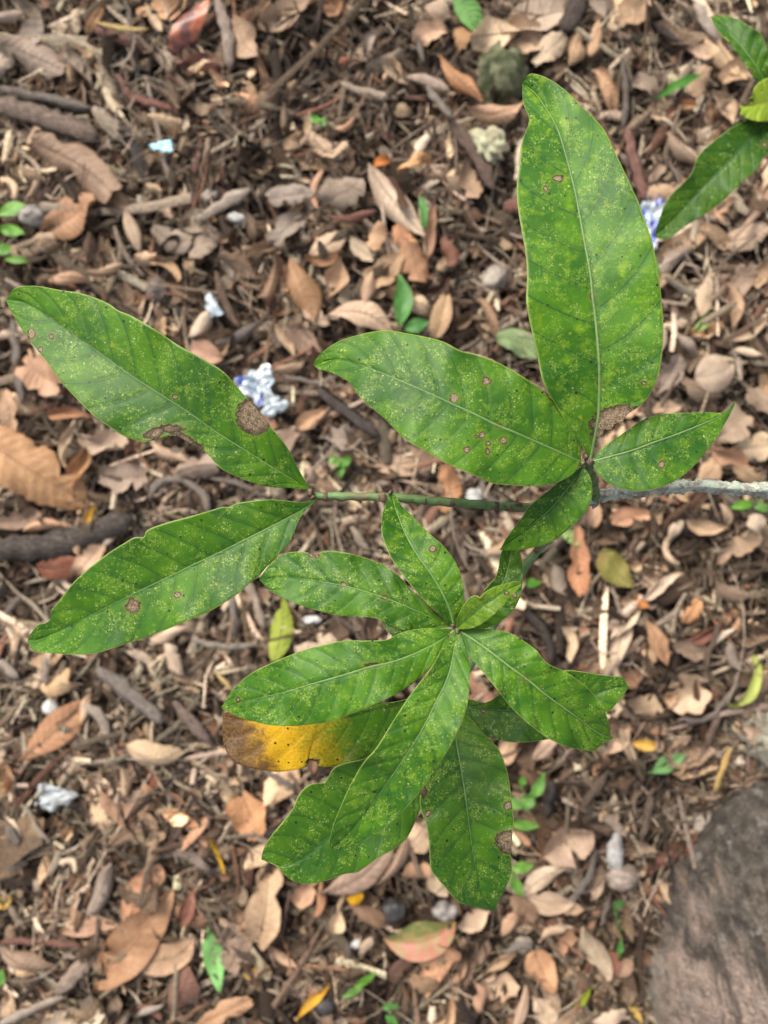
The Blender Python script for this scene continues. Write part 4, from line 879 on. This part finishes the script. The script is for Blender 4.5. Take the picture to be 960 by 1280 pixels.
# ------------------------------------------------------------------ the shrub
def conv(pts, ox=0, oy=0, s=1.0): return [(ox + x / s, oy + y / s) for x, y in pts]
def live_leaf(parent, mid, e1, e2, d, mat, fold=(.25, .25), node=None, N=11, ripple=.0017, rib='midrib', label=None, rw=1.0, seed=0, nT=150, nS=37, quilt=.00010, k=.09):
    """mid / e1 / e2: midrib and the two margins from base to tip (photograph pixels); d: depth at base, middle, tip"""
    r = np.random.default_rng(seed + 100)
    u = np.linspace(0, 1, nT); ts = .65 * u + .35 * (.5 - .5 * np.cos(np.pi * u))
    Mi, A, B = resample(mid, ts), resample(e1, ts), resample(e2, ts)
    dd = d[0] * (1 - ts) * (1 - 2 * ts) + 4 * d[1] * ts * (1 - ts) + d[2] * ts * (2 * ts - 1)
    ss = np.linspace(-1, 1, nS)
    ss = np.sign(ss) * np.abs(ss) ** .92
    ph = r.uniform(0, 6.28, 6)
    V = np.zeros((nT, nS, 3)); UV = np.zeros((nT, nS, 2)); VQ = np.zeros((nT, nS, 2))
    mm = dd / FPX
    for j, s in enumerate(ss):
        E, f = (A, fold[0]) if s < 0 else (B, fold[1])
        a = abs(s)
        P = Mi + (E - Mi) * a
        hw = np.linalg.norm(E - Mi, axis=1) * mm
        lift = 1.5 * f * hw * (a ** 1.25) * (1 - .25 * a)
        kk = 0 if s < 0 else 3
        rip = ripple * a ** 2 * (np.sin(2 * np.pi * ts * 2.3 + ph[kk]) + .7 * np.sin(2 * np.pi * ts * 4.7 + ph[kk + 1]) + .35 * np.sin(2 * np.pi * ts * 9.3 + ph[kk + 2])) * np.sin(np.pi * ts) ** .5
        q = (ts ** .95 - k * a - .03 * a * a) * N + .25 * np.sin(ts * 9 + ph[kk]) * .5 + (0 if s < 0 else .42 * min(1, a * 14))
        fr = q - np.floor(q)
        ql = quilt * (np.cos(2 * np.pi * fr)) * min(1, a * 4) * (1 - a ** 3) * np.minimum(1, hw / .012)
        groove = -.0006 * math.exp(-(a / .07) ** 2)
        D = dd - lift - rip - ql - groove
        V[:, j, 0] = (P[:, 0] - 480) / FPX * D; V[:, j, 1] = (640 - P[:, 1]) / FPX * D; V[:, j, 2] = H - D
        UV[:, j] = np.stack([P[:, 0] / 100, -P[:, 1] / 100], 1); VQ[:, j] = np.stack([q, np.full(nT, s)], 1)
    origin = V[0, nS // 2].copy()
    me = mesh_np('leaf', (V - origin).reshape(-1, 3), np.array(grid_faces(nT, nS))[:, ::-1] if False else grid_faces(nT, nS), mat)
    li = np.empty(len(me.loops), dtype=np.int32); me.loops.foreach_get('vertex_index', li)
    for nm, arr in (('flat', UV), ('vein', VQ)):
        uv = me.uv_layers.new(name=nm); uv.data.foreach_set('uv', arr.reshape(-1, 2).astype(np.float32)[li].ravel())
    o = link('leaf', me, parent, loc=Vector(origin) - parent.location)
    sm = o.modifiers.new('thickness', 'SOLIDIFY'); sm.thickness = .0004; sm.offset = -1
    # midrib and short stalk
    P = V[:, nS // 2].copy()[::3]; n = len(P)
    R = np.linspace(.00098, .00024, n) * rw
    P[:, 2] += .00018
    if node is not None:
        nd = np.array(at(*node)); P = np.vstack([nd, (nd + P[0]) / 2 + np.array([0, 0, .0005]), P]); R = np.concatenate([[.0012 * rw, .0010 * rw], R])
    link('midrib', tube_mesh('midrib', P - origin, R, M[rib], k=7, flat=.8), o)
    if label: o['label'] = label
    return o
def stem(name, parent, pts, rad, mat, jag=.05, k=10, seed=0, step=.004):
    """pts: (x, y, depth) in photograph pixels or world points; rad in metres"""
    r = np.random.default_rng(seed)
    W = [tuple(at(*p)) if len(p) == 3 and p[0] > 5 else tuple(p) for p in pts] if name != 'trunk' else pts
    out, L = spline(W, 0); n = max(8, int(L[-1] / step))
    Q = resample(W, np.linspace(0, 1, n)); R = np.interp(np.linspace(0, 1, n), np.linspace(0, 1, len(rad)), rad)
    R = R * (1 + .05 * np.sin(np.linspace(0, n * .9, n)) + r.normal(0, jag, n))
    Q += r.normal(0, .00025, Q.shape)
    o = link(name, tube_mesh(name, Q - np.array(parent.location), R, mat, k=k, uvscale=60, jag=jag, r=r), parent)
    return o

shrub = link('shrub', None, loc=(.78, .05, 0.0))
tag(shrub, 'green speckled leafy shrub branch with a pale lichen crusted stem reaching over the litter', 'shrub')
S = shrub
# woody parts: stem out of the ground beside the view, lichen branch, green twig, whorl shoot
stem('trunk', S, [(.78, .05, -.02), (.76, .045, .12), (.70, .03, .32), (.60, .02, .50), (.45, .014, .62), (.34, .012, .665), (.245, .0155, .672)], [.016, .014, .012, .009, .0055, .004], M['lichen'], .06, 12, 1, .006)
stem('branch', S, [(990, 613, .478), (930, 611, .478), (870, 607, .476), (800, 611, .472), (760, 618, .470), (738, 626, .470)], [.0039, .0038, .0036, .0035, .0036, .0032], M['lichen'], .10, 14, 2, .0022)
stem('twig', S, [(746, 624, .470), (700, 632, .468), (650, 634, .466), (590, 630, .462), (530, 625, .458), (470, 621, .456), (420, 620, .455), (388, 620, .455)], [.0030, .0026, .0025, .0025, .0025, .0024, .0024, .0023], M['twig_green'], .03, 10, 3, .003)
stem('shoot', S, [(708, 632, .470), (672, 688, .485), (655, 712, .492), (612, 790, .520), (580, 845, .525), (574, 845, .49), (572, 810, .435), (570, 788, .408)], [.0027, .0026, .0026, .0026, .0028, .0026, .0024, .0022], M['twig_green'], .03, 10, 4, .003)
stem('shoot', S, [(744, 622, .468), (741, 606, .452), (736, 585, .428), (735, 576, .422)], [.0030, .0026, .0024, .0022], M['twig_green'], .04, 10, 5, .002)
def scar(xa, ya, xb, yb, d, rad, seed):
    r = np.random.default_rng(seed); P = np.array([at(xa + (xb - xa) * t, ya + (yb - ya) * t, d) for t in np.linspace(0, 1, 8)])
    link('leaf_scar', tube_mesh('leaf_scar', P - np.array(S.location), rad * np.array([.7, .98, 1.06, 1.02, 1.08, 1.04, .98, .7]), M['bud'], k=10, jag=.06, r=r), S)
for i, a_ in enumerate(((470, 621, 485, 622.3, .4558), (561, 628, 569, 628.6, .4602), (616, 632.2, 624, 632.6, .4640), (628, 633, 656, 634, .4658), (404, 620, 410, 620, .455), (530, 625, 533, 625.2, .458))): scar(*a_, .0027, 50 + i)
def bud(x, y, d, r_m, seed, name='bud'):
    g = at(x, y, d); rr = np.random.default_rng(seed)
    n = 7; P = np.stack([np.full(n, g.x) + np.linspace(0, rr.normal(0, .001), n), np.full(n, g.y) + np.linspace(0, rr.normal(0, .001), n), g.z + np.linspace(-.001, .0042, n)], 1)
    R = r_m * np.array([.7, 1, 1.05, .95, .75, .5, .2])
    link(name, tube_mesh(name, P - np.array(S.location), R, M['bud'], k=8, jag=.1, r=rr), S)
for i, (x, y, d, q) in enumerate(((727, 579, .420, .0018), (737, 578, .419, .0021), (731, 570, .4195, .0014), (562, 793, .406, .0017), (566, 781, .406, .0013), (572, 786, .4055, .0016), (388, 617, .4535, .0022), (392, 622, .454, .0018), (638, 633, .4635, .0022), (489, 617, .433, .0016), (672, 687, .482, .0020))):
    bud(x, y, d, q, i)

L_ = {}
def mk(name, *a, **kw): return mat_leaf(name, *a, **kw)
# tip pair
mid = conv([(775,582),(700,540),(620,490),(540,440),(470,390),(400,345),(330,300),(260,250),(190,200),(120,150),(60,115),(15,110)], 0, 320, 2)
e1 = conv([(773,580),(745,530),(718,478),(680,430),(645,385),(600,335),(560,290),(510,258),(450,225),(390,185),(330,150),(296,136),(270,118),(210,95),(150,85),(90,75),(40,80),(15,110)], 0, 320, 2)
e2 = conv([(775,584),(720,580),(660,575),(600,555),(550,530),(515,492),(480,472),(440,450),(405,455),(372,464),(355,465),(310,450),(270,425),(230,395),(190,355),(150,310),(110,255),(70,205),(35,150),(15,110)], 0, 320, 2)
live_leaf(S, mid, e1, e2, (.452, .438, .462), mk('leaf_tip_upper', [(317,521,21,23,35),(195,541,15,7,25),(214,536,16,5,0),(232,549,25,5,-32),(40,418,5,6),(65,421,3.5,3.5),(51,437,3,3),(219,496,3,3)], .35, .55, 1, None, 1.0), (.18, .14), (388, 618, .455), 13, label='leaf with one round and one long brown dead patch at its margins', seed=1, rw=.72)
c4 = 960 / 380
mid = conv([(945,40),(880,82),(800,125),(720,165),(640,205),(560,242),(480,282),(400,320),(330,355),(260,390),(190,425),(120,458),(70,478),(38,480)], 20, 610, c4)
e1 = conv([(945,38),(900,46),(850,40),(800,36),(750,40),(700,48),(672,60),(650,60),(600,75),(540,92),(480,108),(430,125),(410,138),(404,155),(375,155),(340,175),(300,200),(260,230),(220,262),(180,300),(150,340),(130,365),(113,385),(110,412),(95,425),(70,432),(50,455),(38,480)], 20, 610, c4)
e2 = conv([(945,42),(920,65),(898,95),(882,130),(865,170),(840,200),(800,240),(770,275),(740,300),(700,335),(650,368),(600,395),(540,420),(480,445),(420,468),(360,488),(300,508),(240,524),(180,526),(120,522),(75,520),(50,508),(38,480)], 20, 610, c4)
live_leaf(S, mid, e1, e2, (.452, .445, .470), mk('leaf_tip_lower', [(167,758,9,10),(222,744,4,4)], .3, .62, 1, None, 2.0), (.16, .20), (389, 622, .455), 12, label='leaf with a single round brown spot beside its midrib', seed=2, rw=.8)
# whorl on the branch
mid = [(737.5,575),(742.5,550),(747.5,522),(749,495),(749,460),(747,430),(744,397),(740.5,370),(737.5,340),(730,300),(721,250),(714,220),(706,190),(697,162),(686,142),(670,118),(653,104)]
e1 = [(735,573),(727,556),(712,535),(697,510),(683,487),(676,467),(671,440),(665,415),(660,390),(658,372),(659,345),(657,317),(652,287),(647.5,260),(646,235),(649,210),(652,180),(660,157),(661,146),(655,132),(653,117),(653,104)]
e2 = [(739,574),(742,566),(744,557),(748,553),(747,546),(753,544),(756,537),(764,538),(768,530),(778,527),(784,518),(799,508),(810,497),(820,477),(826,455),(829,427),(829,405),(828,385),(825,355),(819,320),(814,297),(806,275),(799,255),(790,235),(777,207),(765,182),(755,162),(740,145),(725,132),(717,122),(702,109),(687,99),(672,93),(661,93),(653,104)]
live_leaf(S, mid, e1, e2, (.420, .405, .450), mk('leaf_tall', [(770,528,34,21,15),(752,545,10,22),(698,223,6,4),(682,236,3,3),(740,370,2.5,5),(749,478,2.5,4),(805,479,3,2.4),(813,470,0.1,0.1)], 1.0, .55, 1.1, None, 3.0), (.14, .17), (735, 578, .420), 10, label='tallest leaf with a shrivelled brown corner at its base', seed=3, rw=1.02)
c3 = 960 / 360
mid = conv([(920,472),(850,440),(770,405),(690,370),(640,350),(560,310),(500,283),(440,255),(380,228),(310,198),(240,170),(180,148),(110,130),(32,150)], 380, 400, c3)
e1 = conv([(922,466),(915,390),(895,340),(860,290),(810,250),(760,210),(700,172),(640,140),(570,115),(520,102),(470,75),(410,58),(340,45),(280,35),(220,42),(160,57),(110,75),(65,105),(40,130),(32,150)], 380, 400, c3)
e2 = conv([(920,476),(905,505),(870,530),(820,550),(770,555),(700,552),(630,545),(570,520),(510,495),(450,465),(400,435),(340,400),(300,360),(265,325),(225,292),(190,260),(165,225),(140,200),(90,175),(50,165),(32,150)], 380, 400, c3)
live_leaf(S, mid, e1, e2, (.417, .400, .435), mk('leaf_ringed', [(567.5,498,5.5,5),(608,477,5,5),(629,551,4.5,4.5),(583.6,562,4,4),(602,544,3.4,4),(609.5,554.5,3,3),(608.7,564,2.6,3.4),(624,533,4,2.6),(595,546,2,2)], .45, .5, 1, None, 4.0), (-.22, .16), (730, 578, .419), 12, label='leaf with several small ringed brown spots', seed=4, rw=.95)
mid = conv([(298,772),(370,752),(450,730),(530,700),(610,672),(690,640),(760,610),(800,590),(838,548)], 640, 320, 3)
e1 = conv([(298,768),(330,725),(380,690),(430,655),(480,620),(540,597),(600,590),(670,588),(730,585),(790,588),(815,570),(838,548)], 640, 320, 3)
e2 = conv([(298,775),(320,815),(360,850),(410,872),(470,882),(530,875),(590,855),(640,825),(690,780),(730,730),(770,680),(800,625),(820,590),(838,548)], 640, 320, 3)
live_leaf(S, mid, e1, e2, (.418, .412, .420), mk('leaf_pointed', [(827,580,4,4)], .6, .5, 1, None, 5.0), (-.25, .12), (737, 578, .420), 8, label='short leaf with a sharp hooked tip', seed=5, rw=.8, ripple=.0008)
c6 = 914 / 200
mid = conv([(585,478),(540,545),(480,620),(400,715),(320,785),(240,850),(170,900),(115,945)], 600, 480, c6)
e1 = conv([(572,478),(510,520),(450,560),(390,610),(330,655),(280,700),(240,760),(200,815),(150,880),(115,945)], 600, 480, c6)
e2 = conv([(595,480),(625,520),(640,590),(635,660),(605,725),(550,790),(480,850),(400,905),(320,930),(240,945),(170,950),(115,945)], 600, 480, c6)
live_leaf(S, mid, e1, e2, (.420, .424, .445), mk('leaf_small_lower', [], .35, .6, .95, None, 6.0), (.22, .15), (733, 579, .420), 8, label='small leaf lying over the junction of twig and branch', seed=6, rw=.8, ripple=.0007, nT=90, nS=27)
# upper whorl of the shoot
C5 = (270, 610, 3)
NODE2 = (571, 786, .406)
mid = conv([(893,520),(870,440),(830,360),(790,300),(745,235),(710,170),(685,110),(668,60),(658,18)], *C5)
e1 = conv([(888,517),(830,470),(770,410),(715,345),(670,285),(640,225),(622,170),(622,110),(632,70),(650,30),(658,18)], *C5)
e2 = conv([(897,517),(925,460),(930,400),(920,330),(890,265),(850,215),(800,170),(760,130),(725,95),(695,65),(680,35),(658,18)], *C5)
live_leaf(S, mid, e1, e2, (.406, .405, .432), mk('leaf_w2_up', [(541,686,4,4)], .7, .75, 1, None, 7.0), (.30, -.12), NODE2, 9, label='pointed leaf rising to touch the thin green twig', seed=7, rw=.8, ripple=.0008)
mid = conv([(885,515),(820,490),(740,455),(680,430),(620,408),(550,385),(480,367),(400,352),(320,340),(240,333),(165,345)], *C5)
e1 = conv([(885,512),(830,480),(780,425),(730,380),(690,335),(640,295),(580,270),(520,250),(460,238),(410,236),(385,247),(370,260),(345,243),(290,240),(240,255),(200,290),(165,335),(165,345)], *C5)
e2 = conv([(885,520),(820,528),(760,535),(700,532),(650,510),(600,490),(540,482),(480,480),(420,470),(350,450),(290,430),(240,405),(200,380),(165,345)], *C5)
live_leaf(S, mid, e1, e2, (.410, .408, .425), mk('leaf_w2_left', [(430,731,3.5,3.5),(393,694,6,3.5),(480,747,4,2.5)], .55, .55, 1, None, 8.0), (-.24, .14), NODE2, 10, label='leaf with a small nibbled notch in its upper margin', seed=8, rw=.8)
mid = conv([(875,550),(800,595),(720,632),(650,655),(580,670),(500,695),(420,718),(340,740),(260,765),(180,783),(100,800),(22,825)], *C5)
e1 = conv([(885,530),(820,525),(750,530),(690,545),(640,568),(560,572),(490,572),(420,585),(340,605),(270,630),(200,660),(140,690),(90,730),(50,775),(22,825)], *C5)
e2 = conv([(880,555),(850,610),(800,675),(740,730),(680,770),(620,800),(560,825),(500,850),(430,875),(360,885),(280,893),(210,890),(140,875),(80,855),(22,825)], *C5)
live_leaf(S, mid, e1, e2, (.406, .394, .412), mk('leaf_w2_lowleft', [(465,831,8,2.6),(298,874,3,3)], .5, .5, 1.08, None, 9.0), (-.22, .10), NODE2, 12, label='leaf lying directly over the yellow dying leaf', seed=9)
mid = [(570,788),(566,820),(559,848),(545,877),(530,907),(510,940),(485,977),(462,1010),(437,1040),(415,1062)]
e1 = [(567,790),(555,807),(537,837),(513,868),(492,900),(470,935),(455,952),(440,977),(427,1005),(417,1030),(412,1052),(415,1062)]
e2 = [(574,788),(583,812),(587,832),(587,855),(584,882),(574,910),(560,937),(545,962),(527,987),(510,1007),(492,1025),(470,1042),(447,1054),(427,1060),(415,1062)]
live_leaf(S, mid, e1, e2, (.405, .388, .415), mk('leaf_w2_down', [], .6, .6, 1, None, 10.0), (.14, .20), NODE2, 12, label='long leaf crossing over the yellow leaf and the dark leaf', seed=10, rw=.8)
C6 = (550, 680, 4)
mid = conv([(90,430),(170,480),(260,545),(350,615),(440,680),(530,755),(620,820),(710,885),(790,945),(865,970)], *C6)
e1 = conv([(95,425),(180,420),(270,428),(350,445),(420,485),(480,530),(515,575),(550,605),(620,635),(690,680),(750,730),(800,795),(830,850),(845,900),(850,955),(865,970)], *C6)
e2 = conv([(88,440),(130,530),(180,600),(240,670),(300,745),(350,810),(410,870),(470,920),(540,970),(610,1005),(690,1028),(770,1032),(810,1000),(840,985),(865,970)], *C6)
live_leaf(S, mid, e1, e2, (.406, .392, .418), mk('leaf_w2_right', [(657,849,3,2.5)], .8, .6, 1, None, 11.0), (-.16, .22), NODE2, 10, label='leaf with yellow blotches and a tiny hooked tip', seed=11, rw=.8)
C4 = (460, 600, 4)
mid = conv([(440,740),(500,690),(570,630),(640,585),(700,545),(772,518)], *C4)
e1 = conv([(437,737),(450,680),(480,620),(520,582),(545,580),(560,592),(582,565),(620,540),(680,520),(740,508),(772,516)], *C4)
e2 = conv([(440,745),(500,745),(560,725),(620,680),(670,635),(720,580),(750,545),(772,520)], *C4)
live_leaf(S, mid, e1, e2, (.404, .392, .398), mk('leaf_w2_young', [(633,741,3.2,2.6)], .9, .45, 1.25, None, 12.0, .22), (.20, .20), NODE2, 7, label='small yellowish young leaf with a nibbled upper margin', seed=12, rw=.8, ripple=.0006, nT=80, nS=25, rib='midrib_dark')
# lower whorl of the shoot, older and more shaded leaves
NODE3 = (577, 850, .500)
mid = conv([(480,757),(600,620),(670,520),(692,470),(708,400),(722,325)], *C4)
e1 = conv([(476,752),(520,650),(570,570),(602,528),(640,482),(655,430),(662,370),(700,318),(722,325)], *C4)
e2 = conv([(482,762),(540,748),(600,738),(660,710),(720,660),(755,600),(770,540),(772,430),(758,360),(722,325)], *C4)
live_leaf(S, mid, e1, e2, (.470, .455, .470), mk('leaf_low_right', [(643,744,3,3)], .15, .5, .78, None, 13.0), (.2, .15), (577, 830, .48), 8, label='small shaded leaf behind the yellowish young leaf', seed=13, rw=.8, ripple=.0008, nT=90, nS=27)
mid = conv([(110,800),(220,825),(380,832),(560,800),(700,770),(790,745),(870,718),(945,715)], *C6)
e1 = conv([(105,790),(150,778),(230,792),(300,750),(400,690),(520,645),(640,632),(750,645),(850,660),(910,668),(945,715)], *C6)
e2 = conv([(105,810),(150,900),(230,962),(380,992),(550,975),(680,930),(780,880),(830,850),(890,790),(945,715)], *C6)
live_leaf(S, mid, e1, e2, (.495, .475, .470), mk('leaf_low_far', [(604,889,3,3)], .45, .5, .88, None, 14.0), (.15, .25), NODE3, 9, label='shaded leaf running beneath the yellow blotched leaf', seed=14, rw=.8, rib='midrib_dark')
C8 = (410, 840, 4)
mid = conv([(640,160),(640,330),(665,480),(690,640),(710,800),(735,960),(765,1110),(830,1195)], *C8)
e1 = conv([(625,160),(565,350),(510,500),(462,610),(465,690),(490,760),(505,860),(512,980),(545,1030),(580,1070),(640,1135),(720,1170),(800,1185),(830,1195)], *C8)
e2 = conv([(655,160),(715,230),(790,320),(850,380),(885,460),(905,540),(918,640),(930,740),(922,810),(916,935),(918,980),(905,1040),(870,1110),(845,1160),(830,1195)], *C8)
live_leaf(S, mid, e1, e2, (.497, .462, .475), mk('leaf_low_down', [(637,1052,17,15,-20),(635,1007,5,5),(529,988,5,8),(535,1017,3,4)], .4, .65, 1, None, 15.0), (.12, .14), NODE3, 11, label='hanging leaf with a triangular brown patch at its margin', seed=15, rw=.8)
C7 = (270, 840, 4)
mid = conv([(1220,60),(1000,440),(800,650),(570,820),(470,905),(370,965),(300,965),(228,935)], *C7)
e1 = conv([(1215,55),(1000,280),(800,400),(740,432),(600,470),(545,545),(460,565),(410,620),(385,680),(340,740),(275,820),(240,880),(228,930)], *C7)
e2 = conv([(1225,65),(1150,450),(1060,600),(1020,690),(960,820),(900,880),(820,925),(740,980),(700,1002),(640,1010),(560,1040),(480,1058),(400,1050),(340,1010),(300,970),(228,935)], *C7)
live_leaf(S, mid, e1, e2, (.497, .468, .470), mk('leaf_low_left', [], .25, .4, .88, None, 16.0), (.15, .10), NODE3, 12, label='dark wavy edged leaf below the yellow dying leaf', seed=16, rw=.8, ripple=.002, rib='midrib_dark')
mid = conv([(1180,60),(940,150),(800,178),(680,212),(500,240),(300,250),(150,240),(35,215)], *C7)
e1 = conv([(1175,50),(940,138),(800,160),(680,196),(500,190),(300,180),(150,180),(35,205)], *C7)
e2 = conv([(1185,70),(1080,260),(960,320),(850,385),(740,432),(600,470),(522,472),(500,448),(470,440),(450,455),(444,476),(320,498),(200,485),(120,465),(70,430),(40,360),(33,280),(35,215)], *C7)
live_leaf(S, mid, e1, e2, (.499, .472, .465), mk('leaf_dying', [(391,953,8,5)], .3, .3, .95, (4.5, 3.42, 3.30), 17.0), (.05, .14), NODE3, 11, label='dying leaf, yellow in the middle and brown at its end', seed=17, rw=.8, rib='midrib_yellow')
mid = [(572, 842), (545, 815), (515, 795), (478, 778)]
live_leaf(S, mid, [(572, 838), (550, 800), (515, 778), (478, 776)], [(571, 845), (540, 830), (500, 805), (478, 780)], (.497, .48, .485), mk('leaf_low_hidden', [], .2, .4, .85, None, 18.0), (.1, .1), NODE3, 8, label='shaded leaf in the gap between two upper leaves', seed=18, nT=60, nS=21, rib='midrib_dark')

# ------------------------------------------------------------------ second plant reaching in from the side
sap = link('sapling', None, loc=(.82, .36, 0.0))
tag(sap, 'dark green sapling shoot with one small yellow leaf, beside the white and blue wrapper', 'sapling')
CU = (780, 0, 4)
stem('trunk', sap, [(.82, .36, -.02), (.79, .36, .12), (.68, .365, .30), (.52, .365, .41), (.40, .362, .44), (.365, .362, .445)], [.009, .008, .006, .004, .003, .0026], M['lichen'], .06, 10, 21, .006)
NU = (985, 135, .705)
def U(mid, e1, e2, d, mt, **kw): return live_leaf(sap, conv(mid, *CU), conv(e1, *CU), conv(e2, *CU), d, mt, node=NU, **kw)
U([(760,470),(700,400),(660,330),(600,250),(540,180),(480,120),(435,85)], [(768,465),(735,360),(725,280),(700,200),(670,160),(610,120),(550,90),(490,78),(435,85)], [(750,475),(700,430),(650,395),(620,350),(580,290),(530,220),(490,180),(455,130),(435,85)], (.705, .69, .71), mk('sapling_leaf_upper', [(937, 90, 2.5, 3)], .15, .25, .85, None, 21.0), fold=(.15, .2), N=9, seed=21, rib='midrib', rw=1.2)
U([(790,560),(690,630),(600,720),(500,830),(400,930),(300,1040),(220,1120),(150,1180)], [(780,550),(660,590),(590,610),(520,650),(430,720),(370,780),(340,860),(300,910),(240,970),(200,1030),(170,1110),(150,1180)], [(800,570),(765,720),(700,785),(660,850),(580,920),(500,1000),(420,1060),(340,1110),(270,1160),(220,1195),(180,1195),(150,1180)], (.705, .70, .73), mk('sapling_leaf_lower', [(955, 181, 3, 3)], .1, .25, .72, None, 22.0), fold=(.15, .15), N=12, seed=22, rib='midrib_dark', rw=1.4)
U([(800,500),(740,508),(690,520),(640,530),(578,535)], [(800,390),(740,385),(690,402),(650,440),(640,480),(600,502),(578,530)], [(800,600),(720,610),(650,605),(605,588),(580,570),(588,548),(578,537)], (.700, .690, .692), mk('sapling_leaf_young', [(930, 127, 10, 4, 10)], 1.0, .3, 1.3, None, 23.0, .62), fold=(.25, .2), N=6, seed=23, rib='midrib_yellow', label='small yellow green leaf with a browned notch', nT=60, nS=21)
